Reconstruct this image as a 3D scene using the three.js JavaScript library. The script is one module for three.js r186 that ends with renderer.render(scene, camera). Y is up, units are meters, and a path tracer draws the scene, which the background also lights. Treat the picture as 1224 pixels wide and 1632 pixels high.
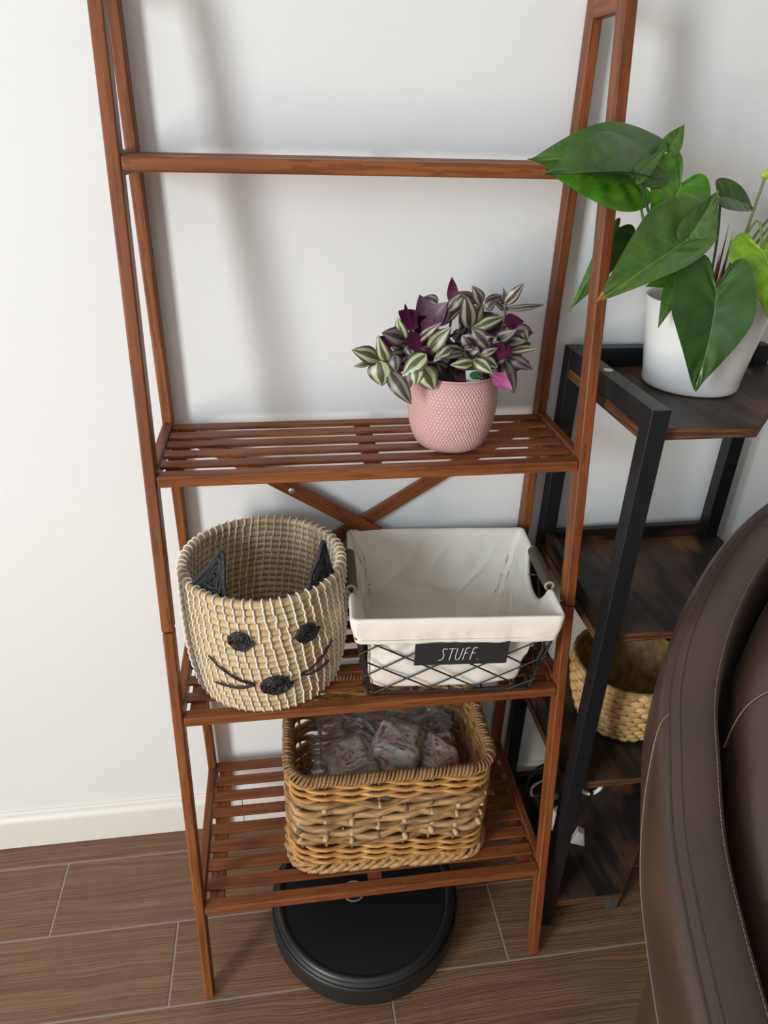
import * as THREE from 'three';
import { RoundedBoxGeometry } from 'three/addons/geometries/RoundedBoxGeometry.js';
import { mergeGeometries, mergeVertices } from 'three/addons/utils/BufferGeometryUtils.js';
import { RectAreaLightUniformsLib } from 'three/addons/lights/RectAreaLightUniformsLib.js';

// ---------------------------------------------------------------- camera, light, exposure
const scene = new THREE.Scene();
const camera = new THREE.PerspectiveCamera(2 * Math.atan(816 / 1120.75) * 180 / Math.PI, 0.75, 0.02, 50);
camera.position.set(0.1808, 1.3263, 1.0419);
camera.rotation.order = 'YXZ';
camera.rotation.set(-0.50352, -0.15316, 0.02812);

const renderer = new THREE.WebGLRenderer({ antialias: true });
renderer.toneMapping = THREE.LinearToneMapping;
renderer.toneMappingExposure = 1.03;
renderer.shadowMap.enabled = true;
RectAreaLightUniformsLib.init();

scene.background = new THREE.Color(0.62, 0.78, 1.0);
// daylight through the glass door in the left wall: sky in its upper half, sunlit terrace in its lower half
const DOOR = { z0: 1.72, z1: 2.64, y1: 2.12 };
function daylight(y0, y1, color, intensity) {
  const l = new THREE.RectAreaLight(color, intensity, DOOR.z1 - DOOR.z0 - 0.1, y1 - y0);
  l.position.set(-1.78, (y0 + y1) / 2, (DOOR.z0 + DOOR.z1) / 2);
  l.lookAt(5, (y0 + y1) / 2, (DOOR.z0 + DOOR.z1) / 2);
  scene.add(l);
}
daylight(1.12, 2.06, new THREE.Color(0.75, 0.88, 1.0), 26);
daylight(0.08, 1.10, new THREE.Color(1.0, 0.90, 0.76), 21);

// ---------------------------------------------------------------- helpers
const V = (x, y, z) => new THREE.Vector3(x, y, z);
function rng(seed) { let s = seed >>> 0; return () => { s = (s + 0x6D2B79F5) >>> 0; let t = Math.imul(s ^ (s >>> 15), 1 | s); t = (t + Math.imul(t ^ (t >>> 7), 61 | t)) ^ t; return ((t ^ (t >>> 14)) >>> 0) / 4294967296; }; }
const lerp = (a, b, t) => a + (b - a) * t, clamp = (x, a = 0, b = 1) => Math.min(b, Math.max(a, x)), smooth = (a, b, x) => { const t = clamp((x - a) / (b - a)); return t * t * (3 - 2 * t); };
function hash(x, y, s) { let h = Math.imul(x, 374761393) + Math.imul(y, 668265263) + Math.imul(s, 1274126177); h = Math.imul(h ^ (h >>> 13), 1274126177); return ((h ^ (h >>> 16)) >>> 0) / 4294967296; }
function vnoise(x, y, px, py, s) {        // tileable value noise
  const xi = Math.floor(x), yi = Math.floor(y), fx = x - xi, fy = y - yi, u = fx * fx * (3 - 2 * fx), v = fy * fy * (3 - 2 * fy);
  const m = (a, p) => ((a % p) + p) % p, X0 = m(xi, px), X1 = m(xi + 1, px), Y0 = m(yi, py), Y1 = m(yi + 1, py);
  return lerp(lerp(hash(X0, Y0, s), hash(X1, Y0, s), u), lerp(hash(X0, Y1, s), hash(X1, Y1, s), u), v);
}
function fbm(u, v, px, py, oct, s) { let a = 0, w = 0.5, t = 0; for (let i = 0; i < oct; i++) { a += w * vnoise(u * px, v * py, px, py, s + i); t += w; w *= 0.5; px *= 2; py *= 2; } return a / t; }
function noise3(x, y, z, s) { return (vnoise(x, y, 1024, 1024, s) + vnoise(y + 37.1, z, 1024, 1024, s + 7) + vnoise(z + 11.7, x + 5.3, 1024, 1024, s + 13)) / 3 - 0.5; }
function tex(w, h, fn, { srgb = true, repeat = [1, 1], offset = [0, 0] } = {}) {
  const d = new Uint8Array(w * h * 4);
  for (let y = 0; y < h; y++) for (let x = 0; x < w; x++) {
    const c = fn(x / w, y / h), i = (y * w + x) * 4;
    d[i] = clamp(c[0]) * 255; d[i + 1] = clamp(c[1]) * 255; d[i + 2] = clamp(c[2]) * 255; d[i + 3] = 255;
  }
  const t = new THREE.DataTexture(d, w, h); t.magFilter = THREE.LinearFilter; t.minFilter = THREE.LinearMipmapLinearFilter; t.generateMipmaps = true;
  t.wrapS = t.wrapT = THREE.RepeatWrapping; if (srgb) t.colorSpace = THREE.SRGBColorSpace; t.repeat.set(...repeat); t.offset.set(...offset); t.needsUpdate = true; return t;
}
const mixc = (a, b, t) => [lerp(a[0], b[0], t), lerp(a[1], b[1], t), lerp(a[2], b[2], t)];
const rgb = (r, g, b) => [r / 255, g / 255, b / 255];
const std = (o) => new THREE.MeshStandardMaterial(o), phy = (o) => new THREE.MeshPhysicalMaterial(o);
const used = new Map();
function numbered(name) { const n = used.get(name) || 0; used.set(name, n + 1); return n ? `${name}_${String(n).padStart(3, '0')}` : name; }
function shadows(o) { o.castShadow = o.receiveShadow = true; return o; }
function thing(name, label, category, pos = [0, 0, 0], ry = 0, group) {
  const g = new THREE.Group(); g.name = numbered(name); g.position.set(...pos); g.rotation.y = ry;
  g.userData = { label, category }; if (group) g.userData.group = group; scene.add(g); return g;
}
function part(parent, name, geo, mat, pos) { const m = shadows(new THREE.Mesh(geo, mat)); m.name = parent === scene ? numbered(name) : name; if (pos) m.position.set(...pos); parent.add(m); return m; }
function struct(name, geo, mat, pos, parent = scene) { const m = part(parent, name, geo, mat, pos); m.userData.kind = 'structure'; return m; }
// box from corner to corner with uv in metres: v along the longest axis
function lengthUV(geo) {
  geo.computeBoundingBox(); const s = geo.boundingBox.getSize(V(0, 0, 0)), p = geo.attributes.position, n = geo.attributes.normal, uv = new Float32Array(p.count * 2);
  const ax = s.x >= s.y && s.x >= s.z ? 'X' : s.y >= s.z ? 'Y' : 'Z';
  for (let i = 0; i < p.count; i++) {
    const x = p.getX(i), y = p.getY(i), z = p.getZ(i); let l, a;
    if (ax === 'X') { l = x; a = y + z; } else if (ax === 'Y') { l = y; a = x + z; } else { l = z; a = x + y; }
    uv[i * 2] = a; uv[i * 2 + 1] = l;
  }
  geo.setAttribute('uv', new THREE.BufferAttribute(uv, 2)); return geo;
}
function shiftUV(geo, du, dv) { const u = geo.attributes.uv; for (let i = 0; i < u.count; i++) u.setXY(i, u.getX(i) + du, u.getY(i) + dv); return geo; }
function block(parent, name, mat, a, b, r = 0.0015, seg = 1) {
  const s = [b[0] - a[0], b[1] - a[1], b[2] - a[2]];
  const g = lengthUV(new RoundedBoxGeometry(s[0], s[1], s[2], seg, Math.min(r, ...s.map(x => x / 2.01))));
  shiftUV(g, hash(Math.round(a[0] * 1e4), Math.round(a[1] * 1e4), Math.round(a[2] * 1e4)), hash(Math.round(a[2] * 1e4), Math.round(a[0] * 1e4), 5));
  return part(parent, name, g, mat, [(a[0] + b[0]) / 2, (a[1] + b[1]) / 2, (a[2] + b[2]) / 2]);
}
// grid surface from a function (i, j) -> Vector3; uv in metres when step lengths are given
function gridGeo(nu, nv, fn, closeU = false, uvFn) {
  const pos = [], uv = [], idx = [], cols = nu + 1;
  for (let j = 0; j <= nv; j++) for (let i = 0; i <= nu; i++) { const p = fn(i / nu, j / nv, i, j); pos.push(p.x, p.y, p.z); const w = uvFn ? uvFn(i / nu, j / nv) : [i / nu, j / nv]; uv.push(w[0], w[1]); }
  for (let j = 0; j < nv; j++) for (let i = 0; i < nu; i++) { const a = j * cols + i, b = a + 1, c = a + cols, d = c + 1; idx.push(a, b, d, a, d, c); }
  const g = new THREE.BufferGeometry(); g.setAttribute('position', new THREE.Float32BufferAttribute(pos, 3)); g.setAttribute('uv', new THREE.Float32BufferAttribute(uv, 2)); g.setIndex(idx); g.computeVertexNormals();
  if (closeU) { const n = g.attributes.normal; for (let j = 0; j <= nv; j++) { const a = j * cols, b = a + nu, x = n.getX(a) + n.getX(b), y = n.getY(a) + n.getY(b), z = n.getZ(a) + n.getZ(b), l = Math.hypot(x, y, z) || 1; n.setXYZ(a, x / l, y / l, z / l); n.setXYZ(b, x / l, y / l, z / l); } }
  return g;
}
function tube(pts, r, { closed = false, seg = 40, rad = 6, tension = 0.5 } = {}) { return new THREE.TubeGeometry(new THREE.CatmullRomCurve3(pts, closed, 'catmullrom', tension), seg, r, rad, closed); }
function rod(a, b, r, rad = 8) { return new THREE.TubeGeometry(new THREE.LineCurve3(a, b), 1, r, rad, false); }
function capsuleBetween(a, b, r, rad = 6) { const d = b.clone().sub(a), l = d.length(); const g = new THREE.CapsuleGeometry(r, l, 2, rad); g.applyQuaternion(new THREE.Quaternion().setFromUnitVectors(V(0, 1, 0), d.normalize())); g.translate((a.x + b.x) / 2, (a.y + b.y) / 2, (a.z + b.z) / 2); return g; }

// ---------------------------------------------------------------- materials
const M = {};
{
  const grain = (u, v, s) => { const w = fbm(u, v, 4, 2, 3, s) * 0.25; return fbm(u + w * 0.08, v, 48, 3, 4, s + 20); };
  const rackMap = tex(512, 512, (u, v) => {
    const g = grain(u, v, 3), big = fbm(u, v, 5, 3, 3, 41), fine = fbm(u, v, 170, 12, 2, 77);
    let c = mixc(rgb(108, 58, 29), rgb(158, 95, 51), clamp(g * 1.4 - 0.2)); c = mixc(c, rgb(88, 42, 18), 0.5 * big); return mixc(c, rgb(74, 36, 16), fine > 0.62 ? 0.35 : 0);
  }, { repeat: [2.2, 1.6] });
  M.rack = phy({ map: rackMap, roughness: 0.5, specularIntensity: 0.6, clearcoat: 0.12, clearcoatRoughness: 0.25 });
  const rustic = tex(512, 512, (u, v) => {
    const w = fbm(u, v, 3, 3, 3, 9), g = fbm(u + w * 0.15, v, 46, 4, 4, 12), blot = fbm(u, v, 4, 3, 4, 31), k = smooth(0.5, 0.62, blot + 0.25 * (g - 0.5));
    let c = mixc(rgb(54, 37, 30), rgb(108, 76, 55), clamp(g * 1.5 - 0.25)); c = mixc(c, rgb(142, 92, 46), smooth(0.48, 0.64, fbm(u, v, 4, 3, 4, 71)) * 0.75); return mixc(c, rgb(22, 17, 17), k * 0.9);
  }, { repeat: [1.7, 1.5] });
  M.rustic = std({ map: rustic, roughness: 0.5 });
  const rusticEdge = tex(256, 256, (u, v) => { const g = fbm(u, v, 5, 30, 3, 55); return mixc(rgb(40, 24, 14), rgb(132, 84, 40), clamp(g * 1.6 - 0.35)); }, { repeat: [3, 22] });
  M.rusticEdge = std({ map: rusticEdge, roughness: 0.6 });
  M.blackMetal = std({ color: new THREE.Color(0.008, 0.0085, 0.010), roughness: 0.45 });
  M.wall = std({ color: new THREE.Color(0.80, 0.80, 0.79), roughness: 0.75, bumpMap: tex(256, 256, (u, v) => { const n = fbm(u, v, 60, 60, 3, 4); return [n, n, n]; }, { srgb: false, repeat: [2, 2] }), bumpScale: 0.00022 });
  M.baseboard = std({ color: new THREE.Color(0.80, 0.775, 0.72), roughness: 0.4 });
  M.ceiling = std({ color: new THREE.Color(0.78, 0.78, 0.77), roughness: 0.9 });
  M.wallRight = std({ color: new THREE.Color(0.24, 0.22, 0.20), roughness: 0.9 });
  M.wallFar = std({ color: new THREE.Color(0.52, 0.50, 0.48), roughness: 0.9 });
  M.grout = std({ color: new THREE.Color(0.36, 0.30, 0.26), roughness: 0.9 });
  M.tiles = [1, 2, 3, 4].map(s => {
    const f = (u, v) => { const w = fbm(u, v, 2, 2, 3, s * 50) * 0.5 + 0.16 * fbm(u, v, 8, 2, 2, s * 50 + 5); return [fbm(u, v + w * 0.22, 4, 60, 4, s * 50 + 10), fbm(u, v + w * 0.22, 6, 150, 2, s * 50 + 30), fbm(u, v, 3, 3, 3, s * 50 + 40)]; };
    const map = tex(512, 256, (u, v) => { const [g, p, b] = f(u, v); let c = mixc(rgb(98, 69, 47), rgb(146, 109, 78), clamp(g * 1.5 - 0.25)); c = mixc(c, rgb(78, 55, 39), p > 0.56 ? clamp((p - 0.56) * 4) * 0.45 : 0); return mixc(c, rgb(128, 94, 70), b * 0.35); });
    const bump = tex(512, 256, (u, v) => { const [g, p] = f(u, v); const h = 0.5 * g + (p > 0.56 ? 0 : 0.5); return [h, h, h]; }, { srgb: false });
    return std({ map, bumpMap: bump, bumpScale: 0.0007, roughness: 0.5 });
  });
  M.leather = phy({ color: new THREE.Color(0.052, 0.029, 0.020), roughness: 0.36, clearcoat: 0.6, clearcoatRoughness: 0.3, bumpMap: tex(512, 512, (u, v) => { const n = 0.6 * fbm(u, v, 70, 70, 2, 8) + 0.4 * fbm(u, v, 160, 160, 1, 18); return [n, n, n]; }, { srgb: false, repeat: [5, 5] }), bumpScale: 0.0004, sheen: 0.15, sheenColor: new THREE.Color(0.4, 0.35, 0.3), sheenRoughness: 0.5 });
  M.leatherThread = std({ color: new THREE.Color(0.20, 0.14, 0.10), roughness: 0.7 });
  M.leatherThreadDark = std({ color: new THREE.Color(0.03, 0.017, 0.012), roughness: 0.7 });
  const straw = tex(512, 128, (u, v) => { const g = fbm(u, v, 10, 40, 4, 6), b = fbm(u, v, 14, 3, 3, 16); let c = mixc(rgb(162, 136, 96), rgb(224, 203, 162), clamp(g * 1.5 - 0.25)); return mixc(c, rgb(166, 132, 80), smooth(0.5, 0.75, b) * 0.55); }, { repeat: [4, 1] });
  M.seagrass = [std({ map: straw, roughness: 0.7 }), std({ map: straw, roughness: 0.7, color: new THREE.Color(0.88, 0.87, 0.84) }), std({ map: straw, roughness: 0.7, color: new THREE.Color(1.0, 0.96, 0.9) })];
  M.whiteThread = std({ color: new THREE.Color(0.80, 0.76, 0.68), roughness: 0.7 });
  M.blackRaffia = phy({ color: new THREE.Color(0.012, 0.0115, 0.014), roughness: 0.4, clearcoat: 0.15, clearcoatRoughness: 0.3, bumpMap: tex(256, 64, (u, v) => { const n = fbm(u, v, 30, 12, 3, 61); return [n, n, n]; }, { srgb: false, repeat: [6, 2] }), bumpScale: 0.0015 });
  const wick = (a, b, s) => tex(256, 64, (u, v) => { const g = fbm(u, v, 12, 12, 4, s); return mixc(a, b, clamp(g * 1.7 - 0.35)); }, { repeat: [5, 1] });
  M.wickerThin = std({ map: wick(rgb(150, 100, 44), rgb(208, 158, 88), 81), roughness: 0.55 });
  M.wickerThick = std({ map: wick(rgb(128, 92, 54), rgb(192, 152, 102), 82), roughness: 0.6 });
  M.wickerRim = std({ map: wick(rgb(104, 72, 42), rgb(182, 142, 96), 83), roughness: 0.65 });
  M.wickerEnd = std({ color: new THREE.Color(0.50, 0.34, 0.19), roughness: 0.7 });
  M.wickerDark = std({ color: new THREE.Color(0.16, 0.11, 0.07), roughness: 0.7 });
  M.hyacinth = [std({ map: wick(rgb(170, 134, 80), rgb(224, 192, 136), 84), roughness: 0.65 }), std({ map: wick(rgb(150, 112, 62), rgb(206, 170, 112), 85), roughness: 0.65 })];
  const weave = tex(256, 256, (u, v) => { const a = Math.sin(u * Math.PI * 128) * 0.5 + 0.5, b = Math.sin(v * Math.PI * 128) * 0.5 + 0.5, n = fbm(u, v, 64, 64, 2, 3); const h = 0.35 * (a + b) + 0.3 * n; return [h, h, h]; }, { srgb: false, repeat: [14, 14] });
  M.liner = std({ color: new THREE.Color(0.83, 0.775, 0.68), roughness: 0.9, bumpMap: weave, bumpScale: 0.0004 });
  M.wire = std({ color: new THREE.Color(0.045, 0.042, 0.04), roughness: 0.45, metalness: 0.6 });
  M.handleWood = std({ map: tex(128, 128, (u, v) => mixc(rgb(62, 52, 44), rgb(98, 86, 74), fbm(u, v, 24, 4, 3, 90)), { repeat: [2, 1] }), roughness: 0.6 });
  M.plate = std({ color: new THREE.Color(0.022, 0.022, 0.023), roughness: 0.55 });
  M.plateInk = std({ color: new THREE.Color(0.72, 0.71, 0.68), roughness: 0.6 });
  M.pink = std({ color: new THREE.Color(0.72, 0.42, 0.39), roughness: 0.6, bumpMap: tex(64, 64, (u, v) => { const a = Math.abs(((u + v) % 1) - 0.5) * 2, b = Math.abs((((u - v) % 1) + 1) % 1 - 0.5) * 2; const h = Math.min(smooth(0, 0.5, a), smooth(0, 0.5, b)); return [h, h, h]; }, { srgb: false, repeat: [76, 19] }), bumpScale: 0.0012 });
  M.pinkSmooth = std({ color: new THREE.Color(0.68, 0.40, 0.37), roughness: 0.6 });
  M.whitePot = phy({ color: new THREE.Color(0.83, 0.82, 0.79), roughness: 0.32, clearcoat: 0.3, clearcoatRoughness: 0.2 });
  M.soil = std({ color: new THREE.Color(0.025, 0.018, 0.013), roughness: 1 });
  M.stem = std({ color: new THREE.Color(0.13, 0.19, 0.05), roughness: 0.5 });
  M.stemDark = std({ color: new THREE.Color(0.05, 0.075, 0.035), roughness: 0.5 });
  M.stemRed = std({ color: new THREE.Color(0.14, 0.035, 0.02), roughness: 0.6 });
  M.purpleStem = std({ color: new THREE.Color(0.09, 0.02, 0.045), roughness: 0.5 });
  M.robot = std({ color: new THREE.Color(0.009, 0.009, 0.0095), roughness: 0.5 });
  M.robotTop = std({ color: new THREE.Color(0.005, 0.005, 0.0055), roughness: 0.5 });
  M.robotRing = std({ color: new THREE.Color(0.014, 0.014, 0.0145), roughness: 0.4 });
  M.whitePlastic = std({ color: new THREE.Color(0.72, 0.71, 0.69), roughness: 0.4 });
  M.greyPlastic = std({ color: new THREE.Color(0.20, 0.20, 0.20), roughness: 0.5 });
  M.blackPlastic = std({ color: new THREE.Color(0.012, 0.012, 0.013), roughness: 0.4 });
  M.steel = std({ color: new THREE.Color(0.6, 0.6, 0.6), roughness: 0.35, metalness: 0.8 });
  M.film = phy({ color: new THREE.Color(0.93, 0.93, 0.95), roughness: 0.1, transmission: 0.97, thickness: 0, ior: 1.6, specularIntensity: 1, clearcoat: 1, clearcoatRoughness: 0.08 });
}

// ---------------------------------------------------------------- the room
const ROOM = { x0: -1.9, x1: 2.5, z1: 3.6, h: 2.6, t: 0.12 };
{
  const B = (a, b) => { const g = new THREE.BoxGeometry(b[0] - a[0], b[1] - a[1], b[2] - a[2]); const p = g.attributes.position, n = g.attributes.normal, uv = g.attributes.uv; g.translate((a[0] + b[0]) / 2, (a[1] + b[1]) / 2, (a[2] + b[2]) / 2); for (let i = 0; i < p.count; i++) { const ax = Math.abs(n.getX(i)) > 0.5, ay = Math.abs(n.getY(i)) > 0.5; uv.setXY(i, ax ? p.getZ(i) : p.getX(i), ay ? p.getZ(i) : p.getY(i)); } return g; };
  const { x0, x1, z1, h, t } = ROOM;
  struct('wall_back', B([x0 - t, -0.1, -t], [x1 + t, h, 0]), M.wall);
  struct('wall_right', B([x1, -0.1, 0], [x1 + t, h, z1]), M.wallRight);
  struct('wall_front', B([x0 - t, -0.1, z1], [x1 + t, h, z1 + t]), M.wallFar);
  struct('wall_left', mergeGeometries([B([x0 - t, -0.1, 0], [x0, h, DOOR.z0]), B([x0 - t, -0.1, DOOR.z1], [x0, h, z1]), B([x0 - t, DOOR.y1, DOOR.z0], [x0, h, DOOR.z1])]), M.wall);
  struct('ceiling', B([x0 - t, h, -t], [x1 + t, h + 0.1, z1 + t]), M.ceiling);
  // glass door in the left wall (its frame and a pane)
  const door = new THREE.Group(); door.name = 'door_1'; door.userData.kind = 'structure'; scene.add(door);
  const fr = M.baseboard, w = 0.05;
  part(door, 'door_frame', mergeGeometries([B([x0 - 0.09, 0, DOOR.z0], [x0 - 0.03, DOOR.y1, DOOR.z0 + w]), B([x0 - 0.09, 0, DOOR.z1 - w], [x0 - 0.03, DOOR.y1, DOOR.z1]), B([x0 - 0.09, DOOR.y1 - w, DOOR.z0 + w], [x0 - 0.03, DOOR.y1, DOOR.z1 - w]), B([x0 - 0.09, 0, DOOR.z0 + w], [x0 - 0.03, 0.05, DOOR.z1 - w])]), fr);
  part(door, 'pane', B([x0 - 0.064, 0.05, DOOR.z0 + w], [x0 - 0.058, DOOR.y1 - w, DOOR.z1 - w]), phy({ color: 0xffffff, roughness: 0.02, transmission: 1, thickness: 0 }));

  // floor: grout bed with wood-look porcelain planks, rows 148 mm wide and 600 mm long
  const floor = struct('floor', B([x0 - t, -0.1, -t], [x1 + t, -0.0012, z1 + t]), M.grout);
  const R0 = 0.0622, RW = 0.1484, L = 0.6, gap = 0.0032, starts = [0.02, -0.2937, -0.0619, 0.3184, 0.12, -0.18, 0.21, 0.4, 0.05];
  const r = rng(5), geos = new Map();
  for (let k = 0; k < 9; k++) {
    const za = k === 0 ? 0.001 : R0 + RW * (k - 1), zb = R0 + RW * k;
    for (let i = -3; i <= 2; i++) {
      const xa = starts[k] + i * L; if (xa + L < -1.3 || xa > 1.7) continue;
      const key = (zb - za).toFixed(4); let g0 = geos.get(key);
      if (!g0) { g0 = new RoundedBoxGeometry(L - gap, 0.01, zb - za - gap, 1, 0.0012); const p = g0.attributes.position, uv = g0.attributes.uv; for (let q = 0; q < p.count; q++) uv.setXY(q, p.getX(q) / L + 0.5, p.getZ(q) / RW + 0.5); geos.set(key, g0); }
      const m = struct('floor_tile', g0, M.tiles[Math.floor(r() * 4)], [xa + L / 2, -0.005, (za + zb) / 2], floor);
      if (r() < 0.5) m.rotation.y = Math.PI;
    }
  }
  // far floor beyond the planks that are laid one by one
  struct('floor_field', (() => { const g = B([x0, -0.004, R0 + RW * 8 + 0.002], [x1, -0.0002, z1]); return g; })(), std({ map: (() => { const t2 = M.tiles[0].map.clone(); t2.repeat.set(1.6, 6.6); t2.needsUpdate = true; return t2; })(), roughness: 0.5 }));

  // baseboard: two lengths meeting at a joint behind the rack
  const prof = new THREE.Shape(); prof.moveTo(0, 0.001); prof.lineTo(0.014, 0.001); prof.lineTo(0.014, 0.072); prof.quadraticCurveTo(0.0135, 0.078, 0.010, 0.081); prof.quadraticCurveTo(0.0075, 0.083, 0.007, 0.088); prof.quadraticCurveTo(0.0065, 0.0945, 0.003, 0.095); prof.lineTo(0, 0.095);
  const base = new THREE.Group(); base.name = 'baseboard_back'; base.userData.kind = 'structure'; scene.add(base);
  for (const [xa, xb] of [[x0, 0.0545], [0.0562, x1]]) { const g = new THREE.ExtrudeGeometry(prof, { depth: xb - xa, bevelEnabled: false, curveSegments: 6 }); g.rotateY(Math.PI / 2); g.scale(1, 1, -1); g.scale(1, 1, 1); const p = g.attributes.position; for (let i = 0; i < p.count; i++) { p.setX(i, p.getX(i) + xa); } const ix = []; for (let i = 0; i < p.count; i += 3) ix.push(i, i + 2, i + 1); g.setIndex(ix); g.computeVertexNormals(); part(base, 'board', g, M.baseboard); }
}

// ---------------------------------------------------------------- the ladder shelf
const RK = { w: 0.5955, t: 0.015, d: 0.024, k: 0.1629, zf: 0.3582, top: 1.472, zb: 0.028 };
const rackZ = y => RK.zf - RK.k * y;
const SHELF = [0.1899, 0.5511, 0.9111, 1.2736];      // undersides of the front rails
const TOPY = SHELF.map(h => h + 0.016);
{
  const t = thing('ladder_shelf', 'reddish brown slatted wooden ladder shelf with four tiers leaning in against the white wall', 'shelf');
  const ang = Math.atan(RK.k), c = Math.cos(ang);
  for (const x of [0, RK.w - RK.t]) {
    const leg = new THREE.Group(); leg.name = 'front_leg'; t.add(leg);
    const seg = (y0, y1, grow, name) => { const len = (y1 - y0) / c, g = shiftUV(lengthUV(new RoundedBoxGeometry(RK.t + grow, len, RK.d + grow, 2, 0.0025)), x * 3 + y0, y0 * 1.7), m = part(leg, name, g, M.rack, [x + RK.t / 2, (y0 + y1) / 2, rackZ((y0 + y1) / 2) - RK.d / 2 / c]); m.rotation.x = -ang; };
    seg(0.002, 0.7025, 0, 'lower_leg'); seg(0.7045, RK.top, 0.0008, 'upper_leg');
    const bl = new THREE.Group(); bl.name = 'back_leg'; t.add(bl);
    block(bl, 'lower_leg', M.rack, [x, 0, 0.015], [x + RK.t, 0.555, RK.zb + 0.011], 0.0025, 2).scale.set(1, 1, 1);
    block(bl, 'upper_leg', M.rack, [x, 0.5565, 0.004], [x + RK.t, RK.top, RK.zb], 0.0025, 2);
    block(t, 'top_rail', M.rack, [x + 0.0003, 1.447, RK.zb - 0.002], [x + RK.t - 0.0003, RK.top - 0.0005, rackZ(1.46) - 0.018], 0.002, 2);
  }
  const nSlat = [8, 6, 5, 3];
  SHELF.forEach((h, s) => {
    const sh = new THREE.Group(); sh.name = 'shelf_tier'; t.add(sh);
    const zf = rackZ(h + 0.008) , xa = RK.t + 0.0005, xb = RK.w - RK.t - 0.0005, zr = zf - 0.019;
    block(sh, 'front_rail', M.rack, [xa, h, zr], [xb, h + 0.016, zf], 0.0025, 2);
    for (const x of [0.0005, RK.w - RK.t + 0.0005]) block(sh, 'side_rail', M.rack, [x, h - 0.006, RK.zb - 0.001], [x + RK.t - 0.001, h + 0.019, zf - 0.022], 0.0025, 2);
    const zc0 = 0.034, zcL = zf - 0.0095, n = nSlat[s], pitch = (zcL - zc0) / n, SW = s === 0 ? 0.0108 : 0.0094;
    for (let i = 0; i < n; i++) block(sh, 'slat', M.rack, [xa, h + 0.0105, zc0 + i * pitch - SW], [xb, h + 0.0155, zc0 + i * pitch + SW], 0.0014, 1);
    for (const x of [0.022, RK.w / 2 - 0.012, RK.w - 0.046]) block(sh, 'support_strip', M.rack, [x, h + 0.002, 0.0265], [x + 0.024, h + 0.0106, zr + 0.002], 0.0015, 1);
  });
  // crossed braces between the second and third tiers
  for (const sgn of [1, -1]) {
    const a = V(RK.w / 2 + 0.004 - sgn * 0.268, 0.906, sgn > 0 ? 0.0195 : 0.0105), b = V(RK.w / 2 + 0.004 + sgn * 0.274, 0.558, a.z), len = a.distanceTo(b);
    const g = shiftUV(lengthUV(new RoundedBoxGeometry(0.023, len, 0.0085, 1, 0.0015)), sgn, 0.3), m = part(t, 'cross_brace', g, M.rack, [(a.x + b.x) / 2, (a.y + b.y) / 2, a.z]);
    m.quaternion.setFromUnitVectors(V(0, 1, 0), b.clone().sub(a).normalize());
  }
  const scr = new THREE.LatheGeometry([[0, 0.0022], [0.0035, 0.002], [0.0055, 0.0008], [0.0056, 0]].map(p => new THREE.Vector2(...p)), 20); scr.rotateX(Math.PI / 2);
  const sm = part(t, 'screw', scr, M.steel, [0.1867, 0.8055, 0.0238]);
  part(sm, 'screw_slot', new RoundedBoxGeometry(0.006, 0.0012, 0.0008, 1, 0.0002), M.greyPlastic, [0, 0, 0.002]);
  for (const h of [0.195, 0.556]) { const cap = new THREE.SphereGeometry(0.0036, 12, 8); cap.scale(0.6, 1, 1); part(t, 'screw_cap', cap, std({ color: new THREE.Color(0.45, 0.3, 0.18), roughness: 0.6 }), [-0.0005, h, rackZ(h) - 0.012]); }
}

// ---------------------------------------------------------------- robot vacuum under the shelf
{
  const t = thing('robot_vacuum', 'round black robot vacuum parked on the floor under the bottom shelf tier', 'vacuum', [0.288, 0, 0.243]); t.scale.set(1.045, 1, 1.045);
  const L = pts => new THREE.LatheGeometry(pts.map(p => new THREE.Vector2(...p)), 96);
  part(t, 'body', L([[0.0, 0.006], [0.135, 0.006], [0.150, 0.009], [0.158, 0.018], [0.1615, 0.03], [0.1615, 0.068], [0.160, 0.075], [0.1565, 0.0785], [0.15, 0.079], [0.0, 0.079]]), M.robot);
  part(t, 'bumper', L([[0.1618, 0.026], [0.1645, 0.03], [0.1648, 0.066], [0.1638, 0.0715], [0.1618, 0.073]]), M.robot);
  part(t, 'rim_ring', L([[0.1555, 0.0782], [0.154, 0.0815], [0.150, 0.0835], [0.1455, 0.0825], [0.1435, 0.0795]]), M.robotRing);
  part(t, 'top_plate', L([[0, 0.0805], [0.142, 0.0805], [0.1425, 0.0795], [0.1425, 0.078]]), M.robotTop);
  const btn = part(t, 'button', L([[0.017, 0.0805], [0.0175, 0.0815], [0.0195, 0.0815], [0.02, 0.0805]]), M.greyPlastic, [-0.02, 0, 0.0]);
  btn.scale.set(1, 1, 1);
  for (const x of [-0.11, 0.11]) { const w = new THREE.CylinderGeometry(0.03, 0.03, 0.016, 24); w.rotateZ(Math.PI / 2); part(t, 'wheel', w, M.blackPlastic, [x, 0.03, 0]); }
}

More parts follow.
